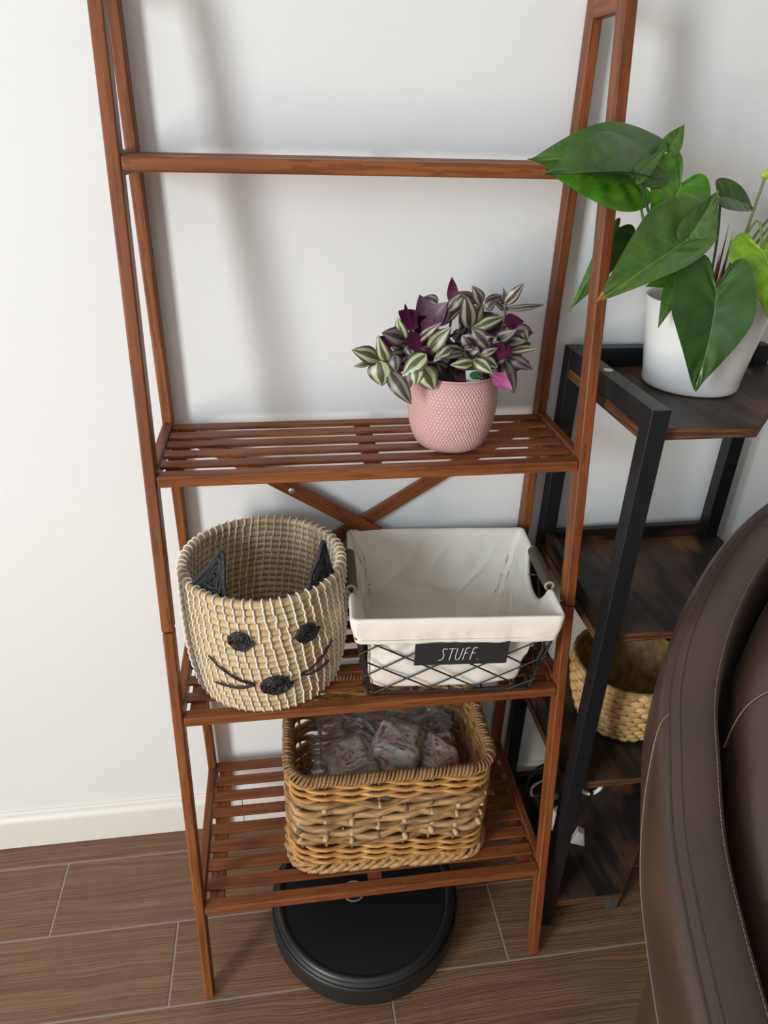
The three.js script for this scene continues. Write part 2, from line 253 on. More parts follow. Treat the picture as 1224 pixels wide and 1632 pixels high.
// ---------------------------------------------------------------- tradescantia in the pink pot, second tier
function leafGeo(B, T, width, side, normal, { arch = 0.15, fold = 0.25, under = false, nu = 10 } = {}) {
  // pointed-oval leaf with thickness; upper face uses u < 0.5 of its texture, under face u > 0.5
  const axis = T.clone().sub(B), len = axis.length(), shape = u => Math.pow(Math.sin(Math.PI * Math.pow(u, 0.72)), 0.85) * (1 - 0.12 * u);
  const at = (u, v, off) => { const w = width / 2 * (0.02 + 0.98 * shape(clamp(u, 0.0, 1))); return B.clone().addScaledVector(axis, u).addScaledVector(side, v * w).addScaledVector(normal, len * arch * Math.sin(Math.PI * u) + w * fold * Math.abs(v) - w * fold * 0.5 + off); };
  const top = gridGeo(6, nu, (a, b) => at(b, a * 2 - 1, 0.0003), false, (a, b) => [under ? 0.5 + a * 0.5 : a * 0.5, b]);
  const bot = gridGeo(6, nu, (a, b) => at(b, 1 - a * 2, -0.0003), false, (a, b) => [under ? 0.5 - a * 0.5 : 0.5 + a * 0.5, b]);
  return mergeGeometries([top, bot]);
}
{
  const t = thing('potted_plant', 'trailing purple and silver striped plant in a pink diamond textured pot on the second tier', 'plant', [0, 0, 0]);
  const px = 0.4135, py = TOPY[2] + 0.0004, pz = 0.128;
  const prof = [[0, 0], [0.038, 0], [0.044, 0.002], [0.049, 0.007], [0.0545, 0.018], [0.0595, 0.036], [0.0622, 0.056], [0.0625, 0.074], [0.0612, 0.092], [0.0596, 0.104], [0.0588, 0.107]];
  const curve = new THREE.SplineCurve(prof.slice(1).map(p => new THREE.Vector2(...p))).getPoints(40);
  part(t, 'pot', new THREE.LatheGeometry([new THREE.Vector2(0.0001, 0), ...curve], 96), M.pink, [px, py, pz]);
  part(t, 'pot_rim', new THREE.LatheGeometry([[0.0588, 0.107], [0.0583, 0.1083], [0.0572, 0.1085], [0.0562, 0.1075], [0.0558, 0.09], [0.054, 0.07]].map(p => new THREE.Vector2(...p)), 96), M.pinkSmooth, [px, py, pz]);
  const soil = new THREE.CircleGeometry(0.056, 40, 0); soil.rotateX(-Math.PI / 2); const sg = new THREE.LatheGeometry([[0, 0.096], [0.03, 0.0965], [0.0557, 0.094], [0.0557, 0.088], [0, 0.088]].map(p => new THREE.Vector2(...p)), 40); part(t, 'soil', sg, M.soil, [px, py, pz]);
  const tag = part(t, 'plant_label', new RoundedBoxGeometry(0.026, 0.03, 0.001, 1, 0.0004), M.whitePlastic, [0.4325, py + 0.1045, 0.172]); tag.rotation.set(-0.5, 0.15, 0.04);
  const gb = new THREE.SphereGeometry(0.0075, 14, 8); gb.scale(1.25, 0.75, 0.08); part(tag, 'label_print', gb, std({ color: new THREE.Color(0.02, 0.16, 0.03), roughness: 0.5 }), [0.001, 0.008, 0.0006]);
  // textures: left half the striped upper face, right half the purple under face
  const stripe = (dark, pale, mid, seed) => tex(256, 256, (u, v) => {
    if (u > 0.5) { const w = (u - 0.5) * 2, n = fbm(w, v, 20, 4, 3, seed + 3); return mixc(rgb(56, 12, 40), rgb(98, 26, 72), clamp(n * 0.9 + 0.1 * Math.sin(w * 60))); }
    const w = Math.abs(u * 4 - 1), n = fbm(u, v, 40, 4, 3, seed), e = w + (n - 0.5) * 0.18;
    const band = smooth(0.2, 0.32, e) * (1 - smooth(0.66, 0.8, e)), edge = smooth(0.8, 0.98, e);
    let c = mixc(dark, pale, band * (0.75 + 0.4 * (n - 0.3))); c = mixc(c, mid, (1 - smooth(0.02, 0.14, e)) * 0.45); return mixc(c, rgb(82, 52, 66), edge * 0.6);
  });
  const lm = (m, o = {}) => phy({ map: m, roughness: 0.38, sheen: 0.2, sheenRoughness: 0.5, side: THREE.DoubleSide, ...o });
  const mats = [lm(stripe(rgb(74, 76, 46), rgb(196, 206, 166), rgb(122, 106, 84), 101)), lm(stripe(rgb(58, 40, 44), rgb(172, 176, 150), rgb(90, 66, 74), 111)), lm(stripe(rgb(62, 48, 48), rgb(146, 148, 128), rgb(84, 62, 68), 121)), lm(stripe(rgb(52, 34, 42), rgb(124, 118, 112), rgb(86, 50, 70), 131)),
    lm(tex(64, 64, (u, v) => mixc(rgb(120, 30, 86), rgb(176, 92, 142), fbm(u, v, 18, 3, 3, 141))))];
  // base and tip of every leaf that shows (millimetres), its width, and which face shows: 0 bright, 2 grey, 1 under side, 3 pink under side
  const LV = [[303,1063,170,271,1078,181,20,0],[316,1056,162,302,1092,174,16,0],[304,1062,170,308,1032,171,28,0],[317,1049,173,341,1014,190,20,2],[322,1072,179,324,1053,184,13,2],[292,1059,170,272,1058,179,6,0],[336,1088,170,308,1099,180,21,2],[336,1088,168,326,1114,171,14,0],[349,1090,143,339,1125,149,8,1],[361,1099,141,334,1116,143,21,1],[373,1100,144,361,1132,133,22,1],[362,1096,146,390,1126,146,24,1],[384,1126,135,368,1130,124,13,2],[378,1101,149,396,1119,146,14,1],[353,1075,170,341,1102,188,16,1],[352,1086,170,375,1112,189,10,0],[367,1069,162,389,1102,178,21,0],[357,1076,164,366,1074,182,10,1],[360,1076,194,333,1052,196,21,0],[359,1055,176,373,1029,184,25,0],
    [349,1064,196,346,1042,205,17,0],[389,1080,188,371,1068,194,12,0],[334,1048,185,341,1035,193,13,1],[341,1078,161,345,1069,173,13,2],[402,1125,142,397,1157,148,12,1],[395,1118,144,414,1141,151,13,2],[424,1096,149,414,1137,156,21,0],[429,1102,144,442,1123,135,15,0],[431,1130,149,406,1143,156,11,2],[437,1127,150,425,1148,149,14,2],[427,1093,145,470,1106,137,15,0],[444,1120,148,454,1130,147,11,2],[446,1127,135,472,1130,124,10,2],[469,1127,148,486,1152,156,13,0],[475,1122,130,469,1143,134,8,2],[472,1118,138,524,1121,129,7,2],[473,1116,135,455,1128,138,7,2],[470,1105,149,498,1102,138,17,1],[486,1094,150,508,1090,151,16,2],[495,1097,150,501,1083,157,11,2]];
  const LW = [[458,1078,150,478,1097,170,16,2],[475,1078,150,493,1084,170,13,2],[412,1090,160,444,1065,162,22,0],[424,1099,167,448,1075,168,17,2],[410,1075,158,441,1068,166,11,2],[432,1072,188,450,1081,191,9,2],[453,1063,174,457,1087,191,21,1],[459,1073,180,467,1080,200,14,1],[482,1065,150,515,1071,158,10,0],[482,1058,150,510,1045,160,14,2],[475,1054,150,489,1015,162,18,2],[450,1046,186,472,1031,199,15,3],[420,1065,196,391,1066,206,14,0],[425,1065,183,443,1053,198,16,0],[437,1066,179,454,1056,185,13,0],[390,1084,196,372,1077,207,13,0],[410,1074,186,383,1069,186,9,2],[416,1068,163,386,1080,175,11,0],[381,1075,154,394,1098,166,14,0],[388,1100,143,418,1125,132,10,2],[385,1099,143,395,1119,140,14,1]];
  const all = [...LV, ...LW], r = rng(17);
  // leaves deeper in the clump
  for (let i = 0; i < 95; i++) {
    const a = r() * 6.283, q = Math.sqrt(r()) * 0.062, B = [px + Math.cos(a) * q * 1.1, 1.035 + r() * 0.078 * (1.1 - q / 0.08), pz - 0.004 + Math.sin(a) * q * 0.55], o = a + (r() - 0.5) * 1.2, l = 0.028 + r() * 0.014;
    all.push([...B.map(x => x * 1000), (B[0] + Math.cos(o) * l) * 1000, (B[1] + (r() * 0.8 - 0.15) * l) * 1000, (B[2] + Math.sin(o) * l * 0.8) * 1000, 14 + r() * 8, r() < 0.4 ? 1 : 2]);
  }
  const view = V(-0.18, 0.42, 0.88).normalize();                     // leaves face the window side and upwards
  for (const [bx, by, bz, tx, ty, tz, w, k] of all) {
    const B = V(bx / 1000, by / 1000, bz / 1000), T = V(tx / 1000, ty / 1000, tz / 1000), ax = T.clone().sub(B).normalize();
    const nrm = view.clone().add(V((r() - 0.5) * 0.5, (r() - 0.5) * 0.5, (r() - 0.5) * 0.3)); nrm.addScaledVector(ax, -nrm.dot(ax)).normalize(); const side = new THREE.Vector3().crossVectors(ax, nrm).normalize();
    const under = k === 1 || k === 3, mat = k === 3 ? mats[4] : k === 0 ? mats[r() < 0.65 ? 0 : 1] : mats[k === 1 ? 3 : r() < 0.55 ? 2 : 3];
    part(t, 'leaf', leafGeo(B, B.clone().lerp(T, 1.12), w / 1000 * 1.3, side, nrm, { arch: under ? -0.06 : 0.1 + r() * 0.08, fold: under ? 0.15 : -0.28, under }), mat);
  }
  const stems = [[[300, 1062, 168], [330, 1042, 172], [372, 1032, 150]], [[338, 1088, 168], [352, 1066, 160], [380, 1030, 140]], [[473, 1126, 142], [470, 1090, 142], [450, 1030, 135]], [[426, 1094, 146], [424, 1070, 146], [420, 1030, 135]], [[478, 1060, 150], [462, 1048, 150], [445, 1030, 140]], [[362, 1098, 142], [372, 1075, 140], [395, 1030, 130]], [[402, 1122, 142], [400, 1080, 140], [405, 1030, 128]], [[400, 1064, 188], [402, 1050, 172], [408, 1030, 150]], [[495, 1096, 148], [478, 1074, 146], [440, 1030, 128]], [[345, 1060, 180], [356, 1048, 176], [385, 1030, 150]]];
  for (const s of stems) part(t, 'stem', tube(s.map(p => V(p[0] / 1000, p[1] / 1000, p[2] / 1000)), 0.0016, { seg: 14, rad: 6 }), M.purpleStem);
}

// ---------------------------------------------------------------- seagrass basket with an animal face, third tier
{
  const H = 0.2, R = y => { const u = clamp(y / H); return 0.1115 + 0.0075 * Math.sin(Math.PI * Math.pow(u, 0.75)) + 0.0095 * u; };
  const t = thing('seagrass_basket', 'round coiled straw basket with a stitched black animal face and two pointed ears', 'basket', [0.139, TOPY[1] + 0.0004, 0.154]);
  const N = 18, pitch = H / N, cr = pitch * 0.56, rr = rng(23);
  for (let i = 0; i < N; i++) {
    const y = (i + 0.5) * pitch, rad = R(y) - cr, g = new THREE.TorusGeometry(rad, cr, 9, 120); g.rotateX(Math.PI / 2);
    const p = g.attributes.position, n = g.attributes.normal, ph = rr() * 50;
    for (let q = 0; q < p.count; q++) { const a = Math.atan2(p.getZ(q), p.getX(q)); const d = 0.0011 * noise3(a * 14 + ph, p.getY(q) * 700, i * 3.1, 3) + 0.0008 * (vnoise((a + 3.1416) * 40, n.getY(q) * 6 + 9, 251, 64, 9 + i) - 0.5), w = 0.0012 * (vnoise((a + 3.1416) * 2.2, i * 1.7, 14, 64, 4) - 0.5); p.setXYZ(q, p.getX(q) + n.getX(q) * d, p.getY(q) + n.getY(q) * d + w + y, p.getZ(q) + n.getZ(q) * d); }
    g.computeVertexNormals(); part(t, 'coil', g, M.seagrass[i % 3]);
  }
  { const g = []; for (let k = 0; k < 9; k++) { const c = new THREE.TorusGeometry(0.006 + k * 0.0112, cr, 6, 60); c.rotateX(Math.PI / 2); c.translate(0, cr, 0); g.push(c); } part(t, 'base_coil', mergeGeometries(g), M.seagrass[1]); }
  // white thread stitches over every coil, inside and outside
  const S = 57, sg = new THREE.TorusGeometry(cr + 0.0005, 0.0013, 5, 12); sg.scale(1.06, 1, 1);
  const st = new THREE.InstancedMesh(sg, M.whiteThread, N * S), mt = new THREE.Matrix4(), q = new THREE.Quaternion(), e = new THREE.Euler(0, 0, 0, 'YXZ');
  let c = 0;
  for (let i = 0; i < N; i++) for (let j = 0; j < S; j++) {
    const a = (j + 0.13 * i + 0.2 * (rr() - 0.5)) / S * Math.PI * 2, y = (i + 0.5) * pitch, rad = R(y) - cr + 0.0003;
    e.set(0.30 + 0.15 * (rr() - 0.5), -a, 0); q.setFromEuler(new THREE.Euler(0, -a, 0)).multiply(new THREE.Quaternion().setFromEuler(new THREE.Euler(0.16 + 0.14 * (rr() - 0.5), 0, 0)));
    mt.compose(V(Math.cos(a) * rad, y + 0.0012, Math.sin(a) * rad), q, V(1, 1.1, 1)); st.setMatrixAt(c++, mt);
  }
  st.name = 'stitching'; st.userData.kind = 'stuff'; shadows(st); t.add(st);
  // face: coiled raffia patches lying on the outer face
  const on = (x, y, off = 0.002) => { const rad = R(y) + off; return V(x, y, Math.sqrt(rad * rad - x * x)); };
  const spiral = (cx, cy, rx, ry, turns, tr, rot = 0) => { const pts = [], n = turns * 22; for (let k = 0; k <= n; k++) { const u = k / n, a = u * turns * Math.PI * 2, x = rx * u * Math.cos(a), y = ry * u * Math.sin(a); pts.push(on(cx + x * Math.cos(rot) - y * Math.sin(rot) + 0.0016 * (rr() - 0.5), cy + x * Math.sin(rot) + y * Math.cos(rot), 0.0022 + 0.0016 * (1 - u * u) + 0.0018 * rr())); } return tube(pts, tr, { seg: n * 2, rad: 6 }); };
  const y0 = -TOPY[1];
  part(t, 'eye', spiral(-0.032, 0.7098 + y0, 0.0165, 0.0155, 4, 0.0026), M.blackRaffia);
  part(t, 'eye', spiral(0.059, 0.7085 + y0, 0.0165, 0.0155, 4, 0.0026), M.blackRaffia);
  part(t, 'nose', spiral(0.0125, 0.6285 + y0, 0.0225, 0.0175, 5, 0.0027), M.blackRaffia);
  const wh = (pts) => part(t, 'whisker', mergeGeometries([0, 1, 2].map(k => tube(pts.map(([x, y], i) => on(x - 0.139 + 0.001 * k * (rr() - 0.5), y + y0 + 0.0016 * (k - 1) * Math.sin(i * 1.3 + k), 0.0022 + 0.0006 * k)), 0.00125, { seg: 24, rad: 5 }))), M.blackRaffia);
  wh([[0.060, 0.669], [0.076, 0.655], [0.099, 0.641], [0.1225, 0.632]]); wh([[0.065, 0.620], [0.08, 0.622], [0.1, 0.624], [0.1225, 0.631]]);
  wh([[0.1875, 0.636], [0.204, 0.642], [0.22, 0.654], [0.2335, 0.668]]); wh([[0.1875, 0.636], [0.2, 0.631], [0.215, 0.632], [0.2285, 0.634]]);
  // ears: three-sided pads of coiled raffia sewn inside the rim
  const ear = (A, B, C) => {
    const ctr = A.clone().add(B).add(C).divideScalar(3), nrm = B.clone().sub(A).cross(C.clone().sub(A)).normalize(), gs = [];
    for (let k = 0; k < 5; k++) { const s = 1 - k * 0.2, pts = [A, B, C].map(p => ctr.clone().lerp(p, s)); const loop = []; for (let i = 0; i < 3; i++) for (const u of [0.07, 0.35, 0.65, 0.93]) loop.push(pts[i].clone().lerp(pts[(i + 1) % 3], u).addScaledVector(nrm, 0.0035 * (rr() - 0.5)).add(V((rr() - 0.5) * 0.0022, (rr() - 0.5) * 0.0022, 0))); gs.push(tube(loop, 0.0031, { closed: true, seg: 60, rad: 6, tension: 0.35 })); }
    part(t, 'ear', mergeGeometries(gs), M.blackRaffia);
  };
  const lo = (x, y, z) => V(x - 0.139, y - TOPY[1], z - 0.154);
  ear(lo(0.0435, 0.761, 0.214), lo(0.0905, 0.757, 0.251), lo(0.0905, 0.826, 0.231));
  ear(lo(0.1985, 0.758, 0.249), lo(0.2385, 0.762, 0.209), lo(0.2255, 0.830, 0.221));
}

// ---------------------------------------------------------------- wire basket with a cloth liner, third tier
{
  const H = 0.153, t = thing('wire_basket', 'dark wire basket with a cream cloth liner and a black plate reading STUFF', 'basket', [0.419, TOPY[1] + 0.001, 0.153], -0.074);
  const hw = y => lerp(0.127, 0.149, y / H), hd = y => lerp(0.103, 0.123, y / H);
  const ring = (y, r, cr = 0.016) => { const w = hw(y), d = hd(y), pts = []; for (const [sx, sz, a0] of [[1, 1, 0], [-1, 1, 90], [-1, -1, 180], [1, -1, 270]]) for (let k = 0; k <= 3; k++) { const a = (a0 + k * 30) * Math.PI / 180; pts.push(V(sx * (w - cr) + cr * Math.cos(a), y, sz * (d - cr) + cr * Math.sin(a))); } return tube(pts, r, { closed: true, seg: 120, rad: 6, tension: 0.2 }); };
  part(t, 'bottom_wire', ring(0.003, 0.0024), M.wire); part(t, 'rim_wire', ring(H - 0.0025, 0.0022), M.wire);
  for (const sx of [-1, 1]) for (const sz of [-1, 1]) part(t, 'corner_wire', rod(V(sx * (hw(0) - 0.003), 0.003, sz * (hd(0) - 0.003)), V(sx * (hw(H) - 0.0012), H - 0.004, sz * (hd(H) - 0.0012)), 0.002), M.wire);
  // crossed lattice wires on the four sides
  const lattice = (half, place, ph) => { const run = H / 0.70, P = 0.068; for (const s of [1, -1]) for (let k = -6; k <= 6; k++) { let u0 = k * P + ph * s, u1 = u0 + s * run, y0 = 0.003, y1 = H; const cl = u => clamp(u, -1, 1); const A = half(0), Bm = A * 1.0; 
      const yAt = u => (u - u0) / (u1 - u0) * H; let a = u0, b = u1; const lim = 0.127 * (half(0) / 0.127); if (Math.max(a, b) < -lim || Math.min(a, b) > lim) continue; a = clamp(a, -lim, lim); b = clamp(b, -lim, lim); y0 = Math.max(0.003, yAt(a)); y1 = Math.min(H, yAt(b)); if (Math.abs(a - b) < 0.012) continue; 
      part(t, 'lattice_wire', rod(place(a, y0, s), place(b, y1, s), 0.0013, 6), M.wire); } };
  lattice(hw, (u, y, s) => V(u * hw(y) / hw(0), y, hd(y) - 0.0002 + 0.0011 * s), 0.02); lattice(hw, (u, y, s) => V(u * hw(y) / hw(0), y, -hd(y) + 0.0002 - 0.0011 * s), 0.02);
  lattice(hd, (u, y, s) => V(hw(y) - 0.0002 + 0.0011 * s, y, u * hd(y) / hd(0)), 0.0); lattice(hd, (u, y, s) => V(-hw(y) + 0.0002 - 0.0011 * s, y, u * hd(y) / hd(0)), 0.0);
  for (let k = -2; k <= 2; k++) part(t, 'floor_wire', rod(V(k * 0.05, 0.003, -0.1), V(k * 0.05, 0.003, 0.1), 0.0014, 6), M.wire);
  // liner: outer band, over the rim, down the inside, across the bottom; it dips at both handles
  const per = (a, w, d, cr) => { // rounded rectangle by angle-like parameter a in 0..1, straight parts weighted by length
    const L1 = 2 * (w - cr), L2 = 2 * (d - cr), q = Math.PI / 2 * cr, tot = 2 * L1 + 2 * L2 + 4 * q; let s = a * tot;
    const segs = [[L2, u => [w, d - cr - u]], [q, u => [w - cr + cr * Math.cos(u / cr), -(d - cr) - cr * Math.sin(u / cr)]], [L1, u => [w - cr - u, -d]], [q, u => [-(w - cr) - cr * Math.sin(u / cr), -(d - cr) - cr * Math.cos(u / cr)]], [L2, u => [-w, -(d - cr) + u]], [q, u => [-(w - cr) - cr * Math.cos(u / cr), d - cr + cr * Math.sin(u / cr)]], [L1, u => [-(w - cr) + u, d]], [q, u => [w - cr + cr * Math.sin(u / cr), d - cr + cr * Math.cos(u / cr)]]];
    for (const [l, f] of segs) { if (s <= l + 1e-9) return f(s); s -= l; } return segs[0][1](0); };
  const steps = [[-0.0425, 0.0032], [-0.0425, 0.0058], [-0.038, 0.0062], [-0.036, 0.0046], [-0.029, 0.0048], [-0.022, 0.0044], [-0.015, 0.0046], [-0.008, 0.0048], [-0.001, 0.0044], [0.0034, 0.0024], [0.0042, 0.0], [0.002, -0.004], [-0.008, -0.0055]];
  const NV = 64, NU = 380;
  const linerGeo = gridGeo(NU, NV, (a, b, i, j) => {
    const [x1, z1] = per(a, hw(H), hd(H), 0.006), onSide = Math.abs(x1) > hw(H) - 0.004, dip = onSide ? Math.pow(clamp(1 - Math.pow(Math.abs(z1 + 0.004) / 0.062, 2.4)), 0.7) * 0.047 : 0;
    let y, x, z, k;
    if (j < steps.length) { const [dy, off] = steps[j]; y = H + dy * (onSide && dip > 0.0005 ? clamp(1 - dip * 16, 0.25, 1) : 1) - dip; const w = hw(clamp(y, 0, H)), d = hd(clamp(y, 0, H)), [px, pz] = per(a, w + off, d + off, 0.006 + Math.max(0, off)); x = px; z = pz; const wv = (off > 0 && j < 7 ? 0.0062 : 0.0015) * noise3(x * 34 + 4, y * 60, z * 34, 5) + (off > 0 && j < 6 ? 0.0035 * noise3(x * 90, y * 25, z * 90, 15) : 0); y += 0.004 * noise3(x * 22, 3.3, z * 22, 25) * (j < 2 ? 1.6 : j > 2 && j < 7 ? 0.7 : 0.3); x += Math.sign(x) * wv; z += Math.sign(z) * wv; }
    else {
      k = (j - steps.length + 1) / (NV - steps.length + 1);                // 0 at the rim, 1 at the middle of the bottom
      const top = H - 0.008 - dip, wall = 0.62, cr = lerp(0.008, 0.012, clamp(k / wall)), pull = 0.010 * (x1 > 0.05 ? clamp((x1 - 0.05) / 0.08) : 0);
      if (k < wall) { const u = k / wall; y = lerp(top, 0.0062, u); const inset = 0.0052 + 0.0028 * u * u + pull * u * u * 1.0, [px, pz] = per(a, hw(y) - inset, hd(y) - inset, cr); x = px; z = pz; const f = Math.sin(Math.PI * clamp(u * 1.05)); const fold = noise3(x * 22 + z * 9, y * 14 + x * 12, z * 22, 21) + 0.5 * noise3(x * 60 + y * 45, y * 22, z * 60 - y * 30, 31); const rg = (n, e) => Math.pow(clamp(1 - Math.abs(n) * e), 2), dn = fold * 0.022 * f + f * (0.0042 * rg(noise3(x * 13 + y * 9, y * 10 - x * 6, z * 13 + 3, 91), 9) + 0.003 * rg(noise3(x * 21 - y * 15, y * 17 + z * 9, z * 21 + 8, 97), 8)); if (Math.abs(x) > hw(y) - inset - cr) x -= Math.sign(x) * (dn + 0.0035 * f); if (Math.abs(z) > hd(y) - inset - cr) z -= Math.sign(z) * (dn + 0.0035 * f); }
      else { const u = (k - wall) / (1 - wall), [px, pz] = per(a, hw(0.0085) - 0.008 - pull * 1.0, hd(0.0085) - 0.008 - pull * 1.0, 0.012); x = px * (1 - u); z = pz * (1 - u); y = 0.0062 + 0.003 * Math.sin(Math.PI * u) + 0.004 * Math.abs(noise3(x * 30, 1, z * 30, 41)) * (1 - Math.pow(2 * u - 1, 2)); }
    }
    return V(x, y, z);
  }, true, (a, b) => [a * 1.08, b * 0.32]);
  const linerMat = M.liner.clone(); linerMat.side = THREE.DoubleSide; const liner = part(t, 'liner', linerGeo, linerMat);
  { // sewn label inside, at the left
    const lb = part(liner, 'care_label', new RoundedBoxGeometry(0.0008, 0.03, 0.018, 1, 0.0003), std({ color: new THREE.Color(0.62, 0.57, 0.48), roughness: 0.9 }), [-0.1335, 0.112, -0.028]); lb.rotation.z = 0.12;
  }
  { const gs = []; for (let k = 0; k < 96; k++) { const x = lerp(-0.139, 0.139, k / 96); gs.push(capsuleBetween(V(x, H - 0.034, hd(H - 0.034) + 0.0056), V(x + 0.0018, H - 0.034, hd(H - 0.034) + 0.0056), 0.0005, 4)); } const m = part(liner, 'hem_stitching', mergeGeometries(gs), std({ color: new THREE.Color(0.62, 0.55, 0.44), roughness: 0.9 })); m.userData.kind = 'stuff'; }
  for (const s of [-1, 1]) {                                              // wooden handle turned on the rim wire
    const p = [[0, -0.05], [0.0075, -0.05], [0.0085, -0.0485], [0.0095, -0.025], [0.0098, 0], [0.0095, 0.025], [0.0085, 0.0485], [0.0075, 0.05], [0, 0.05]].map(a => new THREE.Vector2(...a));
    const g = new THREE.LatheGeometry(p, 20); g.rotateX(Math.PI / 2); const h = part(t, 'handle', g, M.handleWood, [s * (hw(H) + 0.001), H + 0.001, -0.004]);
    for (const e of [-1, 1]) { const c = new THREE.TorusGeometry(0.0062, 0.0022, 6, 18); part(h, 'end_ring', c, std({ color: new THREE.Color(0.45, 0.37, 0.26), roughness: 0.7 }), [0, 0, e * 0.0505]); }
  }
  // name plate
  const th = Math.atan((hd(H) - hd(0)) / H), plate = part(t, 'name_plate', new RoundedBoxGeometry(0.137, 0.0455, 0.0022, 1, 0.0008), M.plate, [0.009, 0.0895, hd(0.0895) + 0.0052]); plate.rotation.set(th, 0, 0.006);
  const gl = { S: [[[0.9, 0.93], [0.62, 1.0], [0.38, 0.93], [0.36, 0.76], [0.52, 0.58], [0.6, 0.38], [0.5, 0.14], [0.22, 0.02], [-0.05, 0.05]]], T: [[[0.0, 0.98], [0.5, 0.99], [1.0, 1.0]], [[0.52, 0.98], [0.42, 0.5], [0.36, 0.0]]], U: [[[0.15, 1.0], [0.1, 0.55], [0.1, 0.2], [0.3, 0.01], [0.6, 0.08], [0.78, 0.4], [0.9, 1.0]]], F: [[[0.3, 1.0], [0.18, 0.5], [0.1, 0.0]], [[0.3, 1.0], [0.6, 1.02], [0.85, 1.0]], [[0.2, 0.56], [0.45, 0.58], [0.65, 0.57]]], '.': [[[0.1, 0.02], [0.22, 0.03], [0.22, 0.07]]] };
  const let_ = []; let cx = -0.0325; for (const ch of 'STUFF.') { const w = { S: 0.0125, T: 0.011, U: 0.0115, F: 0.0105, '.': 0.006 }[ch]; for (const s of gl[ch]) { const g = tube(s.map(([x, y]) => V(cx + x * w * 0.92 + (y - 0.5) * 0.002, (y - 0.52) * 0.0245, 0)), 0.00062, { seg: 24, rad: 6 }); g.scale(1, 1, 0.5); let_.push(g); } cx += w; }
  part(t, 'ribbon_tie', mergeGeometries([tube([V(0.128, 0.108, 0.108), V(0.131, 0.09, 0.113), V(0.127, 0.07, 0.112), V(0.13, 0.052, 0.108)], 0.0026, { seg: 20, rad: 6 }), tube([V(0.129, 0.086, 0.112), V(0.138, 0.074, 0.106), V(0.134, 0.062, 0.1)], 0.002, { seg: 14, rad: 6 })]), M.blackPlastic);
  part(plate, 'lettering', mergeGeometries(let_), M.plateInk, [0, 0, 0.0012]);
}

// ---------------------------------------------------------------- rectangular wicker basket, bottom tier
function roundRect(u, w, d, cr) { // u in 0..1, starts at front middle and runs clockwise seen from above
  const L1 = 2 * (w - cr), L2 = 2 * (d - cr), q = Math.PI / 2 * cr, tot = 2 * L1 + 2 * L2 + 4 * q; let s = (((u % 1) + 1) % 1) * tot;
  const S = [[L1 / 2, a => [a, d, 0, 1]], [q, a => [w - cr + cr * Math.sin(a / cr), d - cr + cr * Math.cos(a / cr), Math.sin(a / cr), Math.cos(a / cr)]], [L2, a => [w, d - cr - a, 1, 0]], [q, a => [w - cr + cr * Math.cos(a / cr), -(d - cr) - cr * Math.sin(a / cr), Math.cos(a / cr), -Math.sin(a / cr)]], [L1, a => [w - cr - a, -d, 0, -1]], [q, a => [-(w - cr) - cr * Math.sin(a / cr), -(d - cr) - cr * Math.cos(a / cr), -Math.sin(a / cr), -Math.cos(a / cr)]], [L2, a => [-w, -(d - cr) + a, -1, 0]], [q, a => [-(w - cr) - cr * Math.cos(a / cr), d - cr + cr * Math.sin(a / cr), -Math.cos(a / cr), Math.sin(a / cr)]], [L1 / 2, a => [-(w - cr) + a, d, 0, 1]]];
  for (const [l, f] of S) { if (s <= l + 1e-9) return f(s); s -= l; } return [0, d, 0, 1];
}
